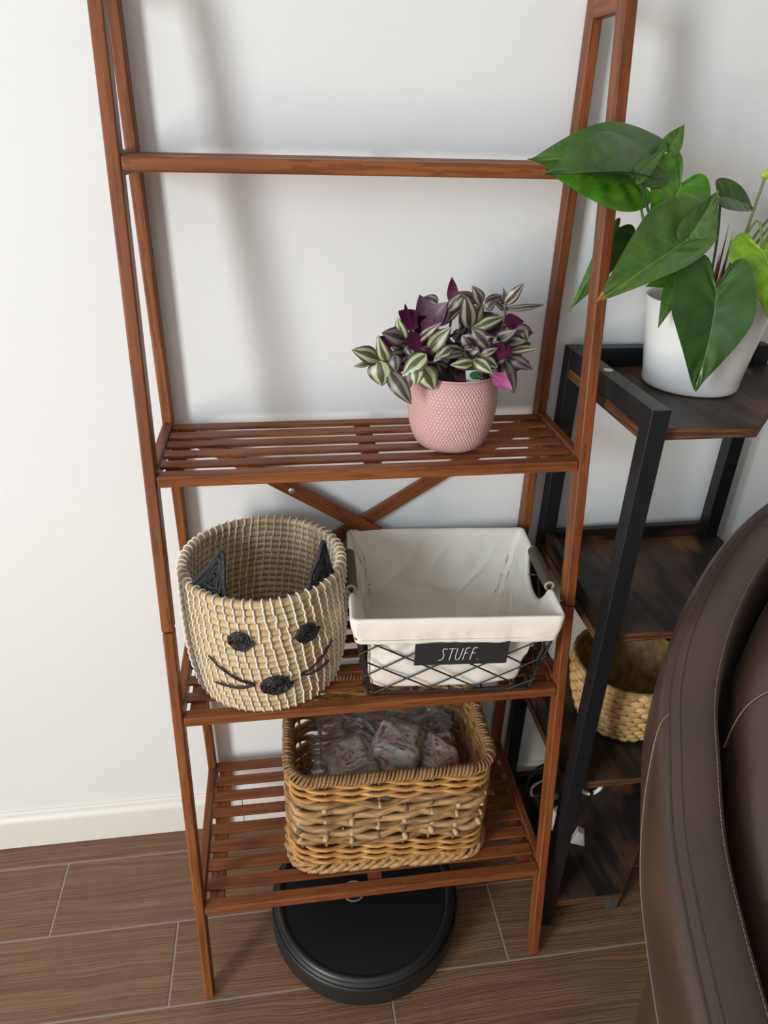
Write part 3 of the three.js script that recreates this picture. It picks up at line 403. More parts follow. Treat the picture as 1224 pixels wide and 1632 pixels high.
{
  const H = 0.222, t = thing('wicker_basket', 'honey coloured rectangular wicker basket with a braided rim on the bottom tier', 'basket', [0.3275, TOPY[0] + 0.0006, 0.168], -0.02);
  const W = y => lerp(0.165, 0.165, y / H), D = y => lerp(0.112, 0.114, y / H), cr = 0.042, rr = rng(31), K = 24;
  const at = (u, y, off) => { const [x, z, nx, nz] = roundRect(u, W(y), D(y), cr); return V(x + nx * off, y, z + nz * off); };
  for (let k = 0; k < K; k++) { const u = (k + 0.5) / K; part(t, 'stake', tube([at(u, 0.01, -0.0028), at(u + 0.001, 0.1, -0.0028), at(u, H - 0.008, -0.0028)], 0.0028, { seg: 6, rad: 6 }), M.wickerRim); }
  const row = (y, r, amp, phase, mat, vy, name) => { const n = K * 6, pts = []; const j = rr() * 20; for (let i = 0; i < n; i++) { const u = i / n, a = u * K * Math.PI; pts.push(at(u + 0.5 / K, y + vy * Math.sin(a / 2 + phase * 1.7) + 0.001 * (vnoise(u * 40, j, 40, 64, 5) - 0.5), amp * Math.cos(a + phase * Math.PI))); } return part(t, name, tube(pts, r, { closed: true, seg: K * 7, rad: 6 }), mat); };
  for (let i = 0; i < 5; i++) row(0.174 + i * 0.0078, 0.0039, 0.0044, i, M.wickerThin, 0.0003, 'thin_strand');
  for (let i = 0; i < 8; i++) row(0.068 + i * 0.0132, 0.0060 + 0.0008 * rr(), 0.0034, i, rr() < 0.35 ? M.wickerRim : M.wickerThick, 0.0066, 'thick_strand');
  for (let i = 0; i < 6; i++) row(0.016 + i * 0.0078, 0.0039, 0.0044, i, M.wickerThin, 0.0003, 'thin_strand');
  // cut ends standing out between the thick strands
  for (let k = 0; k < K; k++) for (let i = 0; i < 4; i++) { const u = (k + 0.5) / K + 0.004 * (rr() - 0.5), y = 0.074 + i * 0.0235 + (k % 2) * 0.0115 + 0.004 * (rr() - 0.5), n = at(u + 0.003 * (rr() - 0.5), y - 0.001, 0.0062), m = at(u, y + 0.0005, 0.003); part(t, 'cut_end', capsuleBetween(m, n, 0.0042 + 0.0012 * rr(), 8), rr() < 0.22 ? M.wickerDark : M.wickerEnd); }
  const braid = (y, r, tilt, n, name, thick, mat) => { const gs = []; for (let k = 0; k < n; k++) { const u = k / n, du = tilt / n, lift = 0.0036 * (rr() - 0.5); gs.push(tube([at(u, y - r * 0.9, r * 0.8), at(u + du * 0.35, y + r * 0.1 + lift, r * 1.25), at(u + du * 0.7, y + r + lift, r * 0.1), at(u + du, y + r * 0.35, -r), at(u + du * 1.15, y - r * 0.8, -r * 0.9)], thick * (0.7 + 0.6 * rr()), { seg: 8, rad: 6 })); } const m = part(t, name, mergeGeometries(gs), mat); m.userData.kind = 'stuff'; return m; };
  braid(H - 0.003, 0.0066, 1.5, 165, 'rim_braid', 0.0028, M.wickerRim); braid(0.008, 0.0072, 2.6, 60, 'base_braid', 0.0054, M.wickerThick);
  { const gs = []; for (let k = 0; k < 26; k++) { const z = lerp(-D(0) + 0.006, D(0) - 0.006, k / 25), lim = W(0) - 0.008 - (Math.abs(z) > D(0) - cr ? cr - Math.sqrt(Math.max(0, cr * cr - Math.pow(Math.abs(z) - D(0) + cr, 2))) : 0); gs.push(rod(V(-lim, 0.008, z), V(lim, 0.008, z), 0.0045, 6)); } part(t, 'basket_floor', mergeGeometries(gs), M.wickerThick); }

  // what the basket holds: a clear bag round patterned packets
  const bx = 0.3275, by = TOPY[0], bz = 0.168;
  const pk = (seed) => tex(256, 256, (u, v) => { let c = mixc(rgb(196, 186, 176), rgb(150, 138, 130), fbm(u, v, 12, 12, 3, seed)); const d = ((u * 3 + v * 2) % 1 + 1) % 1; if (d < 0.14 && fbm(u, v, 5, 5, 3, seed + 2) > 0.46) c = mixc(c, rgb(178, 156, 84), 0.75); const e = fbm(u, v, 30, 30, 2, seed + 5); if (e > 0.71) c = mixc(c, rgb(150, 48, 54), 0.75); if (fbm(u, v, 34, 34, 2, seed + 9) > 0.66) c = mixc(c, rgb(96, 88, 98), 0.5); return c; });
  const pmat = [201, 211, 221].map(s => std({ map: pk(s), roughness: 0.45 }));
  const lump = (w, h, d, seed) => { const g = new THREE.SphereGeometry(1, 40, 28), p = g.attributes.position; for (let i = 0; i < p.count; i++) { let x = p.getX(i), y = p.getY(i), z = p.getZ(i); const e = v => Math.sign(v) * Math.pow(Math.abs(v), 0.5); const n = 1 + 0.35 * noise3(x * 2.6 + seed, y * 2.6, z * 2.6, seed) - 0.3 * Math.abs(noise3(x * 5 + 2, y * 5 + seed, z * 5, seed + 3)) - 0.16 * Math.abs(noise3(x * 11, y * 11 + seed, z * 11 + 4, seed + 5)); p.setXYZ(i, e(x) * w * n, e(y) * h * n, e(z) * d * n); } g.computeVertexNormals(); return g; };
  const packs = [[-0.056, 0.137, 0.006, 0.044, 0.034, 0.042, 0.25, 0.2, 1], [0.024, 0.150, -0.004, 0.046, 0.038, 0.044, -0.35, -0.15, 0], [0.093, 0.134, 0.012, 0.030, 0.034, 0.040, 0.6, 0.25, 2], [0.02, 0.116, 0.066, 0.05, 0.026, 0.02, 0.1, 0.1, 2], [-0.045, 0.060, 0.008, 0.058, 0.036, 0.06, 0, 0, 1], [0.062, 0.058, 0.0, 0.044, 0.034, 0.055, 0.1, 0, 0]];
  const labels = ['pale crumpled packet with a yellow mark at the left inside the clear bag', 'pale crumpled packet with yellow stripes on top in the middle of the clear bag', 'small pale packet with red marks at the right inside the clear bag', 'pale crumpled packet against the front rim of the wicker basket inside the bag', 'pale packet lowest at the left of the wicker basket, glimpsed through its weave', 'pale packet lowest at the right of the wicker basket, glimpsed through its weave'];
  packs.forEach(([x, y, z, w, h, d, ry, rz, m], i) => { const g = thing('packet', labels[i], 'packet', [bx + x, by + y, bz + z], ry); const b = part(g, 'wrapper', lump(w, h, d, 5 + i * 7), pmat[m]); b.rotation.z = rz; });
  const bag = thing('plastic_bag', 'crumpled clear plastic bag round pale packets inside the wicker basket', 'bag', [bx, by, bz]);
  const bg = gridGeo(240, 120, (a, b) => { const th = a * Math.PI * 2, u = b; const w = 0.142, d = 0.086; const e = v => Math.sign(v) * Math.pow(Math.abs(v), 0.6); const prof = u < 0.86 ? lerp(0.93, 1.0, Math.sin(u * 3)) : lerp(1, 0.1, Math.pow((u - 0.86) / 0.14, 1.6)); let x = e(Math.cos(th)) * w * prof, z = e(Math.sin(th)) * d * prof; let y = 0.025 + 0.165 * Math.min(1, u * 1.16) + (u > 0.86 ? -0.012 * Math.pow((u - 0.86) / 0.14, 2) : 0);
    const n = Math.abs(noise3(x * 24 + 3, y * 30, z * 24, 61)) * 0.07 + Math.abs(noise3(x * 62, y * 62 + 9, z * 62, 71)) * 0.05 + Math.abs(noise3(x * 130, y * 130 + 9, z * 130, 73)) * 0.024; const back = clamp((0.02 - z) / 0.1); y += back * 0.012 * u - (1 - back) * 0.03 * u; const q = 1 - n / 0.1 * 0.9 - 0.02; return V(x * q, y + (u > 0.7 ? noise3(x * 36, 4, z * 36, 81) * 0.022 : 0), z * q * 0.94); }, true);
  const film = M.film.clone(); film.side = THREE.DoubleSide; part(bag, 'film', bg, film);
}

// ---------------------------------------------------------------- black corner shelf at the right
{
  const t = thing('corner_shelf', 'black metal corner shelf with rustic dark brown boards standing right of the ladder shelf', 'shelf');
  const x0 = 0.6145, x1 = 0.948, zf = 0.305, zb = 0.006, lw = 0.0245, top = 1.036;
  block(t, 'leg', M.blackMetal, [x0, 0, zf - lw], [x0 + lw, top, zf], 0.001); block(t, 'leg', M.blackMetal, [x0, 0, zb + 0.01], [x0 + lw, top, zb + 0.01 + lw], 0.001); block(t, 'leg', M.blackMetal, [x1 - lw, 0, zb + 0.01], [x1, top, zb + 0.01 + lw], 0.001);
  block(t, 'frame_bar', M.blackMetal, [x0 + 0.0005, top - 0.0285, zb + 0.01 + lw], [x0 + lw - 0.0005, top - 0.0005, zf - lw], 0.001); block(t, 'frame_bar', M.blackMetal, [x0 + lw, top - 0.0285, zb + 0.0105], [x1 - lw, top - 0.0005, zb + 0.0095 + lw], 0.001);
  const dot = new THREE.CylinderGeometry(0.0065, 0.0065, 0.0012, 24); part(t, 'screw_cover', dot, M.whitePlastic, [0.6272, top + 0.0001, 0.1476]);
  const boardShape = (front) => { const s = new THREE.Shape(); s.moveTo(x0 + 0.003, -(zb + 0.012)); s.lineTo(x1 + 0.004, -(zb + 0.012)); s.lineTo(x1 + 0.004, -0.098); s.lineTo(0.772, -front); s.lineTo(x0 + 0.003, -front); s.closePath(); return s; };
  const board = (y, front = 0.288, lip = true) => {
    const g = new THREE.ExtrudeGeometry(boardShape(front), { depth: 0.0145, bevelEnabled: true, bevelSize: 0.0008, bevelThickness: 0.0008, bevelSegments: 1 }); g.rotateX(-Math.PI / 2); g.translate(0, y - 0.0153, 0);
    const m = part(t, 'shelf_board', g, [M.rustic, M.rusticEdge]);
    if (lip) { const lp = t; block(lp, 'lip_board', M.rustic, [x0 + 0.006, y - 0.014, zb + 0.012 + lw], [x0 + 0.0185, y + 0.028, zf - lw], 0.001); block(lp, 'lip_board', M.rustic, [x0 + lw, y - 0.014, zb + 0.0135], [x1 - lw, y + 0.024, zb + 0.026], 0.001); }
    return m;
  };
  board(1.006, 0.288, false); board(0.685); board(0.372); board(0.065, 0.3);
  block(t, 'foot', std({ color: new THREE.Color(0.05, 0.055, 0.05), roughness: 0.6 }), [0.757, 0, 0.276], [0.776, 0.05, 0.292], 0.001);
}

// ---------------------------------------------------------------- anthurium in the white pot on the corner shelf
{
  const t = thing('potted_plant', 'green plant with large heart shaped leaves in a glossy white pot on the corner shelf', 'plant');
  const px = 0.766, py = 1.0068, pz = 0.125;
  part(t, 'pot', new THREE.LatheGeometry([[0, 0], [0.062, 0], [0.0655, 0.001], [0.0665, 0.004], [0.0668, 0.012], [0.0662, 0.0145], [0.0672, 0.0165], [0.073, 0.055], [0.0805, 0.1], [0.0832, 0.118], [0.0834, 0.1205], [0.0822, 0.1222], [0.0804, 0.1212], [0.0795, 0.116], [0.076, 0.09], [0.07, 0.06]].map(p => new THREE.Vector2(...p)), 96), M.whitePot, [px, py, pz]);
  part(t, 'soil', new THREE.LatheGeometry([[0, 0.108], [0.04, 0.106], [0.0776, 0.102], [0.076, 0.094], [0, 0.094]].map(p => new THREE.Vector2(...p)), 48), M.soil, [px, py, pz]);
  const leafTex = (dark, mid, vein, seed, tipBrown) => tex(512, 512, (u, v) => {
    const x = (u - 0.5) * 2, a = Math.abs(x), n = fbm(u, v, 9, 9, 4, seed), f = fbm(u, v, 60, 60, 2, seed + 4);
    let c = mixc(dark, mid, clamp(n * 1.2 - 0.1)); c = mixc(c, rgb(44, 70, 30), (f - 0.5) * 0.3 + 0.08);
    const line = (d, w) => 1 - smooth(0, w, Math.abs(d)); let k = line(x, 0.022) * 0.9;
    for (let q = 0; q < 6; q++) { const yb = 0.2 + q * 0.12, y = yb + a * (0.26 + 0.03 * q) - a * a * 0.1; k = Math.max(k, line(v - y, 0.008) * 0.32 * (1 - a)); }
    const y2 = 0.19 - a * 0.23; k = Math.max(k, line(v - y2, 0.012) * 0.5 * (1 - a)); k = Math.max(k, smooth(0.93, 1, a) * 0.25);
    c = mixc(c, vein, clamp(k)); if (tipBrown && v > 0.93 + 0.04 * (n - 0.5)) c = mixc(c, rgb(168, 108, 58), 0.85); return c;
  });
  const mk = (m) => phy({ map: m, roughness: 0.5, specularIntensity: 0.6, side: THREE.DoubleSide, clearcoat: 0.42, clearcoatRoughness: 0.16 });
  const mats = [mk(leafTex(rgb(48, 82, 22), rgb(80, 120, 36), rgb(126, 156, 66), 301)), mk(leafTex(rgb(56, 86, 34), rgb(86, 116, 48), rgb(126, 150, 72), 311, true)), mk(leafTex(rgb(52, 106, 16), rgb(88, 150, 28), rgb(150, 186, 66), 321)), mk(leafTex(rgb(92, 138, 16), rgb(142, 182, 32), rgb(180, 206, 80), 331)), mk(leafTex(rgb(36, 68, 20), rgb(54, 92, 28), rgb(100, 132, 56), 341)), mk(leafTex(rgb(58, 86, 38), rgb(88, 116, 54), rgb(126, 150, 82), 351))];
  // heart leaf: base (notch), tip, left and right extremes
  const heart = (B, T, SL, SR, cup, droop, lobe) => {
    const ax = T.clone().sub(B), len = ax.length(), foot = P => { const d = P.clone().sub(B), k = d.dot(ax) / (len * len); return d.addScaledVector(ax, -k); };
    const l = foot(SL), r = foot(SR), n = new THREE.Vector3().crossVectors(r.clone().sub(l), ax).normalize(); if (n.y + n.z * 0.6 < 0) n.negate();
    const out = s => { // half outline, s 0..1 from the notch round the lobe to the tip
      const P = [[0, 0], [-0.09 * lobe, 0.1], [-0.2 * lobe, 0.34], [-0.21 * lobe, 0.62], [-0.1 * lobe, 0.87], [0.08, 1.0], [0.27, 0.97], [0.46, 0.79], [0.65, 0.54], [0.82, 0.28], [0.93, 0.1], [1, 0]], f = s * (P.length - 1), i = Math.min(P.length - 2, Math.floor(f)), a = f - i, g = (q) => P[Math.max(0, Math.min(P.length - 1, q))];
      const cr = k => { const p0 = g(i - 1)[k], p1 = g(i)[k], p2 = g(i + 1)[k], p3 = g(i + 2)[k]; return 0.5 * (2 * p1 + (p2 - p0) * a + (2 * p0 - 5 * p1 + 4 * p2 - p3) * a * a + (3 * p1 - p0 - 3 * p2 + p3) * a * a * a); }; return [cr(0), Math.max(0, cr(1))]; };
    const halfw = (l.length() + r.length()) / 2, geos = [];
    for (const sd of [-1, 1]) {
      const f = (a, b, off) => { const [ou, ov] = out(b), mu = Math.pow(b, 1.35), u = lerp(mu, ou, a), v = ov * a, w = sd < 0 ? l : r; const z = halfw * (cup * (v - 0.45 * v * v) - cup * 0.25) + droop * len * Math.sin(Math.PI * clamp(u + 0.1)) + 0.05 * halfw * Math.sin(b * 13 + sd) * a * a + 0.028 * halfw * Math.sin(b * 40 - a * 5) * Math.sin(Math.PI * a); return B.clone().addScaledVector(ax, u).addScaledVector(w, v).addScaledVector(n, z + off); };
      const uvf = (a, b) => { const [ou, ov] = out(b), mu = Math.pow(b, 1.35); return [0.5 + sd * 0.5 * ov * a, 0.2 + 0.8 * lerp(mu, ou, a)]; };
      for (const off of [0.00035, -0.00035]) geos.push(gridGeo(9, 34, (a, b) => f(a, b, off), false, uvf));
    }
    return mergeGeometries(geos);
  };
  const HL = [[619, 1294, 172, 462, 1298, 200, 588, 1330, 140, 578, 1265, 190], [593, 1283, 200, 466, 1286, 245, 576, 1320, 170, 536, 1280, 235], [592, 1281, 200, 625, 1311, 195, 601, 1301, 195, 614, 1288, 200], [607, 1276, 168, 487, 1287, 185, 556, 1316, 165, 588, 1241, 178], [669, 1272, 165, 624, 1207, 205, 604, 1255, 180, 712, 1255, 165], [673, 1214, 200, 554, 1148, 235, 626, 1247, 190, 633, 1170, 235], [672, 1213, 200, 704, 1267, 190, 666, 1250, 200, 710, 1225, 200], [716, 1160, 215, 704, 1037, 245, 652, 1153, 220, 760, 1162, 225], [688, 1162, 170, 664, 1104, 190, 668, 1142, 170, 689, 1136, 180], [625, 1214, 108, 570, 1112, 120, 601, 1185, 100, 635, 1176, 115], [751, 1256, 120, 820, 1239, 100, 769, 1272, 100, 765, 1237, 130], [787, 1200, 180, 799, 1117, 235, 744, 1176, 185, 848, 1175, 180], [650, 1307, 150, 671, 1336, 140, 650, 1326, 140, 671, 1316, 150], [703, 1162, 150, 651, 1151, 160, 667, 1166, 150, 679, 1146, 160], [838, 1238, 140, 893, 1180, 160, 832, 1216, 140, 880, 1231, 140]];
  const opt = [[0, 0.3, 0.05, 0.9], [5, 0.35, 0.04, 1.0], [5, 0.2, 0, 0.5], [2, 0.3, 0.03, 1.0], [2, 0.3, 0.08, 1.5], [1, 0.3, 0.06, 1.0], [5, 0.25, 0.03, 0.6], [4, 0.25, 0.07, 1.3], [0, 0.2, 0.05, 0.9], [0, 0.2, 0.03, 0.5], [0, 0.25, 0.05, 0.6], [3, 0.3, 0.1, 1.1], [0, 0.4, 0, 0.5], [2, 0.2, 0, 0.5], [3, 0.2, 0.05, 0.8]];
  const P = (a, i) => V(a[i] / 1000, a[i + 1] / 1000, a[i + 2] / 1000), crown = V(0.763, 1.112, 0.135);
  const via = { 0: [0.67, 1.2, 0.15], 1: [0.66, 1.2, 0.165], 3: [0.66, 1.19, 0.15], 4: [0.71, 1.2, 0.14], 5: [0.715, 1.19, 0.165], 7: [0.735, 1.155, 0.185], 8: [0.72, 1.16, 0.15], 9: [0.69, 1.19, 0.12], 10: [0.758, 1.2, 0.125], 11: [0.786, 1.228, 0.152], 12: [0.675, 1.28, 0.135], 13: [0.73, 1.15, 0.14], 14: [0.82, 1.22, 0.135] };
  HL.forEach((a, i) => {
    const [m, cup, droop, lobe] = opt[i], B = P(a, 0); part(t, 'leaf', heart(B, P(a, 3), P(a, 6), P(a, 9), cup, droop, lobe), mats[m]);
    if (via[i]) part(t, 'stem', tube([crown.clone().add(V((hash(i, 1, 1) - 0.5) * 0.022, 0, (hash(i, 2, 1) - 0.5) * 0.02)), V(...via[i]), B.clone().add(V(0.001, 0.001, -0.0015))], 0.0017, { seg: 20, rad: 7 }), i % 3 === 1 ? M.stemDark : M.stem);
  });
  part(t, 'stem', tube([V(0.785, 1.112, 0.13), V(0.79, 1.18, 0.13), V(0.795, 1.235, 0.13), V(0.8, 1.283, 0.13)], 0.0017, { seg: 24, rad: 7 }), M.stem);
  part(t, 'stem', tube([V(0.78, 1.112, 0.125), V(0.81, 1.2, 0.12), V(0.85, 1.25, 0.11)], 0.0017, { seg: 20, rad: 7 }), M.stem);
  const bud = new THREE.SphereGeometry(1, 20, 14); bud.scale(0.02, 0.0075, 0.006); bud.rotateZ(0.35); part(t, 'flower_bud', bud, std({ color: new THREE.Color(0.36, 0.46, 0.04), roughness: 0.4 }), [0.812, 1.287, 0.13]);
  for (const [dx, dz, h, r] of [[0.004, 0.004, 0.075, 0.007], [0.012, -0.006, 0.11, 0.0045], [-0.008, 0.008, 0.085, 0.0045], [0.006, 0.012, 0.07, 0.005], [0.0, 0.0, 0.12, 0.0035]]) { const g = new THREE.ConeGeometry(r, h, 8, 3); part(t, 'crown_sheath', g, dx > 0.004 ? M.stem : M.stemRed, [crown.x + dx, crown.y + h / 2 - 0.004, crown.z + dz]); }
}

// ---------------------------------------------------------------- small round woven basket on the third board of the corner shelf
{
  const H = 0.125, t = thing('woven_basket', 'small round straw coloured woven basket on the corner shelf beside the brown sofa', 'basket', [0.772, 0.3722, 0.142]);
  const rr = rng(47), R = y => 0.072 + 0.024 * Math.sin(Math.PI * 0.5 * clamp(y / H * 1.15)), K = 26, rows = 10, ph = H / rows;
  for (let i = 0; i < rows; i++) for (let k = 0; k < K; k++) {
    const a0 = (k + (i % 2) * 0.5) / K * Math.PI * 2, a1 = a0 + 1.35 / K * Math.PI * 2, y = 0.006 + (i + 0.5) * ph;
    const g = gridGeo(6, 4, (u, v) => { const a = lerp(a0, a1, u), bul = Math.sin(Math.PI * u), w = ph * 0.62 * (0.55 + 0.45 * Math.pow(bul, 0.5)), yy = y + (v - 0.5) * 2 * w + 0.002 * (hash(i, k, 3) - 0.5), rad = R(yy) + 0.0055 * bul - 0.002 + 0.0022 * Math.cos((v - 0.5) * Math.PI); return V(Math.cos(a) * rad, yy, Math.sin(a) * rad); });
    const m = part(t, 'weave_strip', g, M.hyacinth[(i * 7 + k * 3) % 5 < 3 ? 0 : 1]); m.material.side = THREE.DoubleSide;
  }
  part(t, 'inner_wall', new THREE.LatheGeometry([[0, 0.004], [0.068, 0.004], [0.0705, 0.01], ...[0.2, 0.4, 0.6, 0.8, 1].map(u => [R(u * H) - 0.003, u * H + 0.003])].map(p => new THREE.Vector2(...p)), 48), (() => { const m = M.hyacinth[1].clone(); m.side = THREE.DoubleSide; return m; })());
  part(t, 'rim', (() => { const pts = []; for (let i = 0; i < 60; i++) { const a = i / 60 * Math.PI * 2; pts.push(V(Math.cos(a) * (R(H) - 0.001 + 0.0012 * (i % 2)), H + 0.005 + 0.001 * (i % 2), Math.sin(a) * (R(H) - 0.001))); } return tube(pts, 0.0042, { closed: true, seg: 180, rad: 6 }); })(), M.hyacinth[1]);
}

// ---------------------------------------------------------------- cables and chargers on the lowest board of the corner shelf
{
  const loop = (cx, cy, cz, rx, ry, n, tilt, seed) => { const r = rng(seed), pts = []; for (let i = 0; i < n * 10; i++) { const a = i / 10 * Math.PI * 2, s = 1 + 0.22 * (r() - 0.5); pts.push(V(cx + rx * Math.cos(a) * s, Math.max(cy - ry * 0.98, cy + ry * Math.sin(a) * s), cz + tilt * Math.sin(a) + 0.006 * (r() - 0.5))); } return pts; };
  const c1 = thing('cable', 'black cable coiled between the ladder shelf leg and the corner shelf', 'cable'); part(c1, 'cord', tube(loop(0.683, 0.125, 0.07, 0.026, 0.05, 3, 0.012, 7), 0.0028, { seg: 260, rad: 7 }), M.blackPlastic);
  const c2 = thing('cable', 'grey cable looping beside the black coiled cable near the wall', 'cable'); part(c2, 'cord', tube(loop(0.679, 0.12, 0.092, 0.022, 0.042, 2, 0.01, 9), 0.0022, { seg: 180, rad: 7 }), M.greyPlastic);
  const c3 = thing('cable', 'white cable sagging under the front edge of the third board of the corner shelf', 'cable'); part(c3, 'cord', tube([V(0.652, 0.354, 0.26), V(0.653, 0.342, 0.279), V(0.66, 0.3385, 0.284), V(0.672, 0.339, 0.285), V(0.684, 0.345, 0.282), V(0.694, 0.354, 0.272)], 0.0034, { seg: 40, rad: 7 }), M.whitePlastic); part(c3, 'cord_clip', new RoundedBoxGeometry(0.006, 0.009, 0.009, 1, 0.001), M.blackPlastic, [0.667, 0.3388, 0.2846]);
  const a1 = thing('power_adapter', 'white box shaped power adapter standing on the lowest board behind the shelf leg', 'adapter', [0.7, 0.0655, 0.152], 0.35); part(a1, 'casing', new RoundedBoxGeometry(0.034, 0.056, 0.03, 3, 0.004), M.whitePlastic, [0, 0.028, 0]); part(a1, 'socket', new RoundedBoxGeometry(0.009, 0.004, 0.002, 1, 0.0008), M.blackPlastic, [-0.002, 0.04, 0.0148]);
  const a2 = thing('power_strip', 'dark grey power strip on its side between the cables and the wall', 'power strip', [0.69, 0.0655, 0.11], 0.3); part(a2, 'casing', new RoundedBoxGeometry(0.05, 0.042, 0.03, 3, 0.004), M.blackPlastic, [0, 0.021, 0]); for (const x of [-0.012, 0.012]) part(a2, 'outlet', new THREE.CylinderGeometry(0.008, 0.008, 0.002, 20), M.greyPlastic, [x, 0.0425, 0]);
  const a3 = thing('plug', 'white plug with a bent cord lying right of the black shelf leg', 'plug', [0.728, 0.0655, 0.186], -0.4); const pg = new THREE.ExtrudeGeometry((() => { const s = new THREE.Shape(); s.moveTo(-0.012, 0); s.lineTo(0.012, 0); s.lineTo(0.006, 0.03); s.lineTo(-0.004, 0.034); s.closePath(); return s; })(), { depth: 0.012, bevelEnabled: true, bevelSize: 0.002, bevelThickness: 0.002, bevelSegments: 3 }); pg.translate(0, 0.002, -0.006); part(a3, 'casing', pg, M.whitePlastic);
}

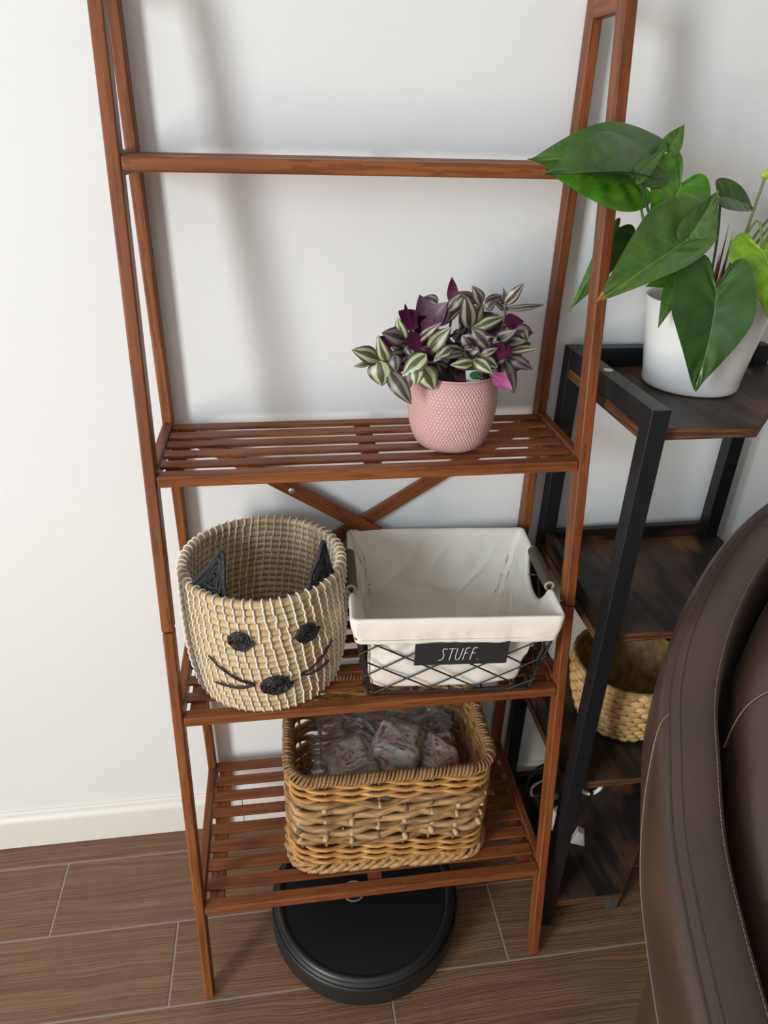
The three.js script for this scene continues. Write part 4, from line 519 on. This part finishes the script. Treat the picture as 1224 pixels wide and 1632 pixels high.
// ---------------------------------------------------------------- brown leather sofa at the right edge
{
  const t = thing('sofa', 'brown leather sofa with a curved padded arm and stitched seams at the right', 'sofa');
  const O = [[0.42, 0.69, 1.10], [0.452, 0.695, 0.95], [0.474, 0.698, 0.868], [0.497, 0.70, 0.783], [0.52, 0.705, 0.703], [0.546, 0.715, 0.624], [0.577, 0.74, 0.548], [0.614, 0.765, 0.470], [0.668, 0.80, 0.396], [0.764, 0.835, 0.3035], [0.864, 0.86, 0.237], [0.98, 0.875, 0.185], [1.12, 0.885, 0.15], [1.3, 0.89, 0.135], [1.55, 0.89, 0.13]].map(p => V(...p));
  const crv = new THREE.CatmullRomCurve3(O, false, 'centripetal'), NS = 150, fr = [];
  for (let i = 0; i <= NS; i++) { const p = crv.getPointAt(i / NS), tg = crv.getTangentAt(i / NS); const n = V(tg.z, 0, -tg.x).normalize(); fr.push([p, n]); }     // n points away from the seat
  const len = crv.getLength();
  const sweep = (prof, u0 = 0, u1 = 1, ns = NS) => { let acc = [0]; for (let j = 1; j < prof.length; j++) acc.push(acc[j - 1] + 0.05); const f = (i) => fr[Math.round(lerp(u0, u1, i) * NS)];
    return gridGeo(ns, prof.length - 1, (a, b, i, j) => { const [p, n] = f(a), q = typeof prof[j] === 'function' ? prof[j](p) : prof[j]; return V(p.x + n.x * q[0], q[2] !== undefined ? q[2] : p.y + q[1], p.z + n.z * q[0]); }, false, (a, b) => [lerp(u0, u1, a) * len, acc[Math.round(b * (prof.length - 1))]]); };
  const dbl = M.leather.clone(); dbl.side = THREE.DoubleSide;
  // top band between the two rows of stitching
  part(t, 'arm_top', sweep([[-0.0555, -0.012], [-0.0535, -0.004], [-0.049, -0.0005], [-0.037, 0.0022], [-0.019, 0.0022], [-0.008, 0.0008], [-0.003, -0.0012]]), dbl);
  // outer panel: rolls over the ridge and falls to the floor, leaning in slightly below
  part(t, 'arm_side', sweep([[-0.0045, -0.0022], [-0.002, -0.0006], [0.001, -0.001], [0.0045, -0.0035], [0.0075, -0.009], [0.0098, -0.02], [0.0112, -0.04], p => [0.0118, 0, p.y - 0.07], p => [0.0112, 0, p.y - 0.095], p => [0.0102, 0, p.y - 0.1], p => [0.004, 0, p.y - 0.125], p => [-0.012, 0, 0.53 + (p.y - 0.7) * 0.4], [-0.034, 0, 0.46], [-0.055, 0, 0.38], [-0.075, 0, 0.28], [-0.09, 0, 0.16], [-0.095, 0, 0.05], [-0.1, 0, 0.03]]), dbl);
  // inner panel going down into the dark gap
  part(t, 'arm_inner', sweep([[-0.0555, -0.0135], [-0.058, -0.03], [-0.06, -0.08], [-0.062, -0.16], [-0.063, -0.3]]), dbl);
  // back cushion inside the arm
  const cush = part(t, 'back_cushion', sweep([[-0.078, -0.3], [-0.07, -0.16], [-0.069, -0.085], [-0.071, -0.05], [-0.078, -0.028], [-0.09, -0.013], [-0.112, -0.004], [-0.15, -0.003], [-0.19, -0.012], [-0.23, -0.035], [-0.26, -0.08], [-0.27, -0.2]], 0.02, 0.98), dbl);
  // seams
  const stitchRun = (off, dy, u0, u1, r, mat, name, gap = 0.0052) => { const gs = [], n = Math.floor((u1 - u0) * len / gap); for (let i = 0; i < n; i++) { const A = lerp(u0, u1, i / n), B2 = lerp(u0, u1, (i + 0.62) / n), pt = u => { const p = crv.getPointAt(u), tg = crv.getTangentAt(u), nn = V(tg.z, 0, -tg.x).normalize(); return V(p.x + nn.x * off, p.y + dy, p.z + nn.z * off); }; gs.push(capsuleBetween(pt(A), pt(B2), r, 5)); } const m = part(t, name, mergeGeometries(gs), mat); m.userData.kind = 'stuff'; };
  stitchRun(-0.0125, 0.0019, 0.1, 0.62, 0.00055, M.leatherThreadDark, 'stitching'); stitchRun(-0.0492, 0.0, 0.1, 0.62, 0.00055, M.leatherThread, 'stitching');
  const pt = (u, q0, q1, q2) => { const p = crv.getPointAt(u), tg = crv.getTangentAt(u), nn = V(tg.z, 0, -tg.x).normalize(); return V(p.x + nn.x * q0, q2 !== undefined ? q2 : p.y + q1, p.z + nn.z * q0); };
  { const U = 0.36, q = [pt(U, -0.001, 0.0002), pt(U - 0.004, 0.0052, -0.0035), pt(U - 0.009, 0.0092, -0.014), pt(U - 0.018, 0.0114, -0.036), pt(U - 0.034, 0.0124, -0.065), pt(U - 0.055, 0.0124, -0.083)]; for (let k = 0; k < 8; k++) q.push(pt(U - 0.08 - k * 0.032, 0.0116, -0.095)); part(t, 'seam', tube(q, 0.0007, { seg: 120, rad: 5 }), M.leatherThread);
    part(t, 'seam', tube([[-0.006, 0.0009], [-0.02, 0.0027], [-0.04, 0.0027], [-0.055, -0.0006]].map(q => pt(0.565, ...q)), 0.0011, { seg: 16, rad: 5 }), M.leatherThreadDark);
    part(t, 'seam', tube([[-0.0705, -0.05], [-0.0775, -0.0275], [-0.0895, -0.0122], [-0.112, -0.0032], [-0.15, -0.0022]].map((q, k) => pt(0.37 + 0.012 * k, ...q)), 0.0009, { seg: 24, rad: 5 }), M.leatherThread); }
  { // closed underside so that the arm stands on the floor
    const f = new THREE.Group(); f.name = 'foot'; for (const [x, z] of [[0.60, 0.66], [0.86, 0.31]]) { } }
  part(t, 'seat', new RoundedBoxGeometry(1.1, 0.36, 0.95, 4, 0.05), M.leather, [1.5, 0.23, 1.02]);
  for (const [x, z] of [[0.68, 0.72], [0.98, 0.38]]) part(t, 'foot', new THREE.CylinderGeometry(0.018, 0.014, 0.05, 20), M.blackPlastic, [x, 0.025, z]);
}

scene.traverse(o => { if (o.isLight) o.castShadow = true; });
renderer.render(scene, camera);
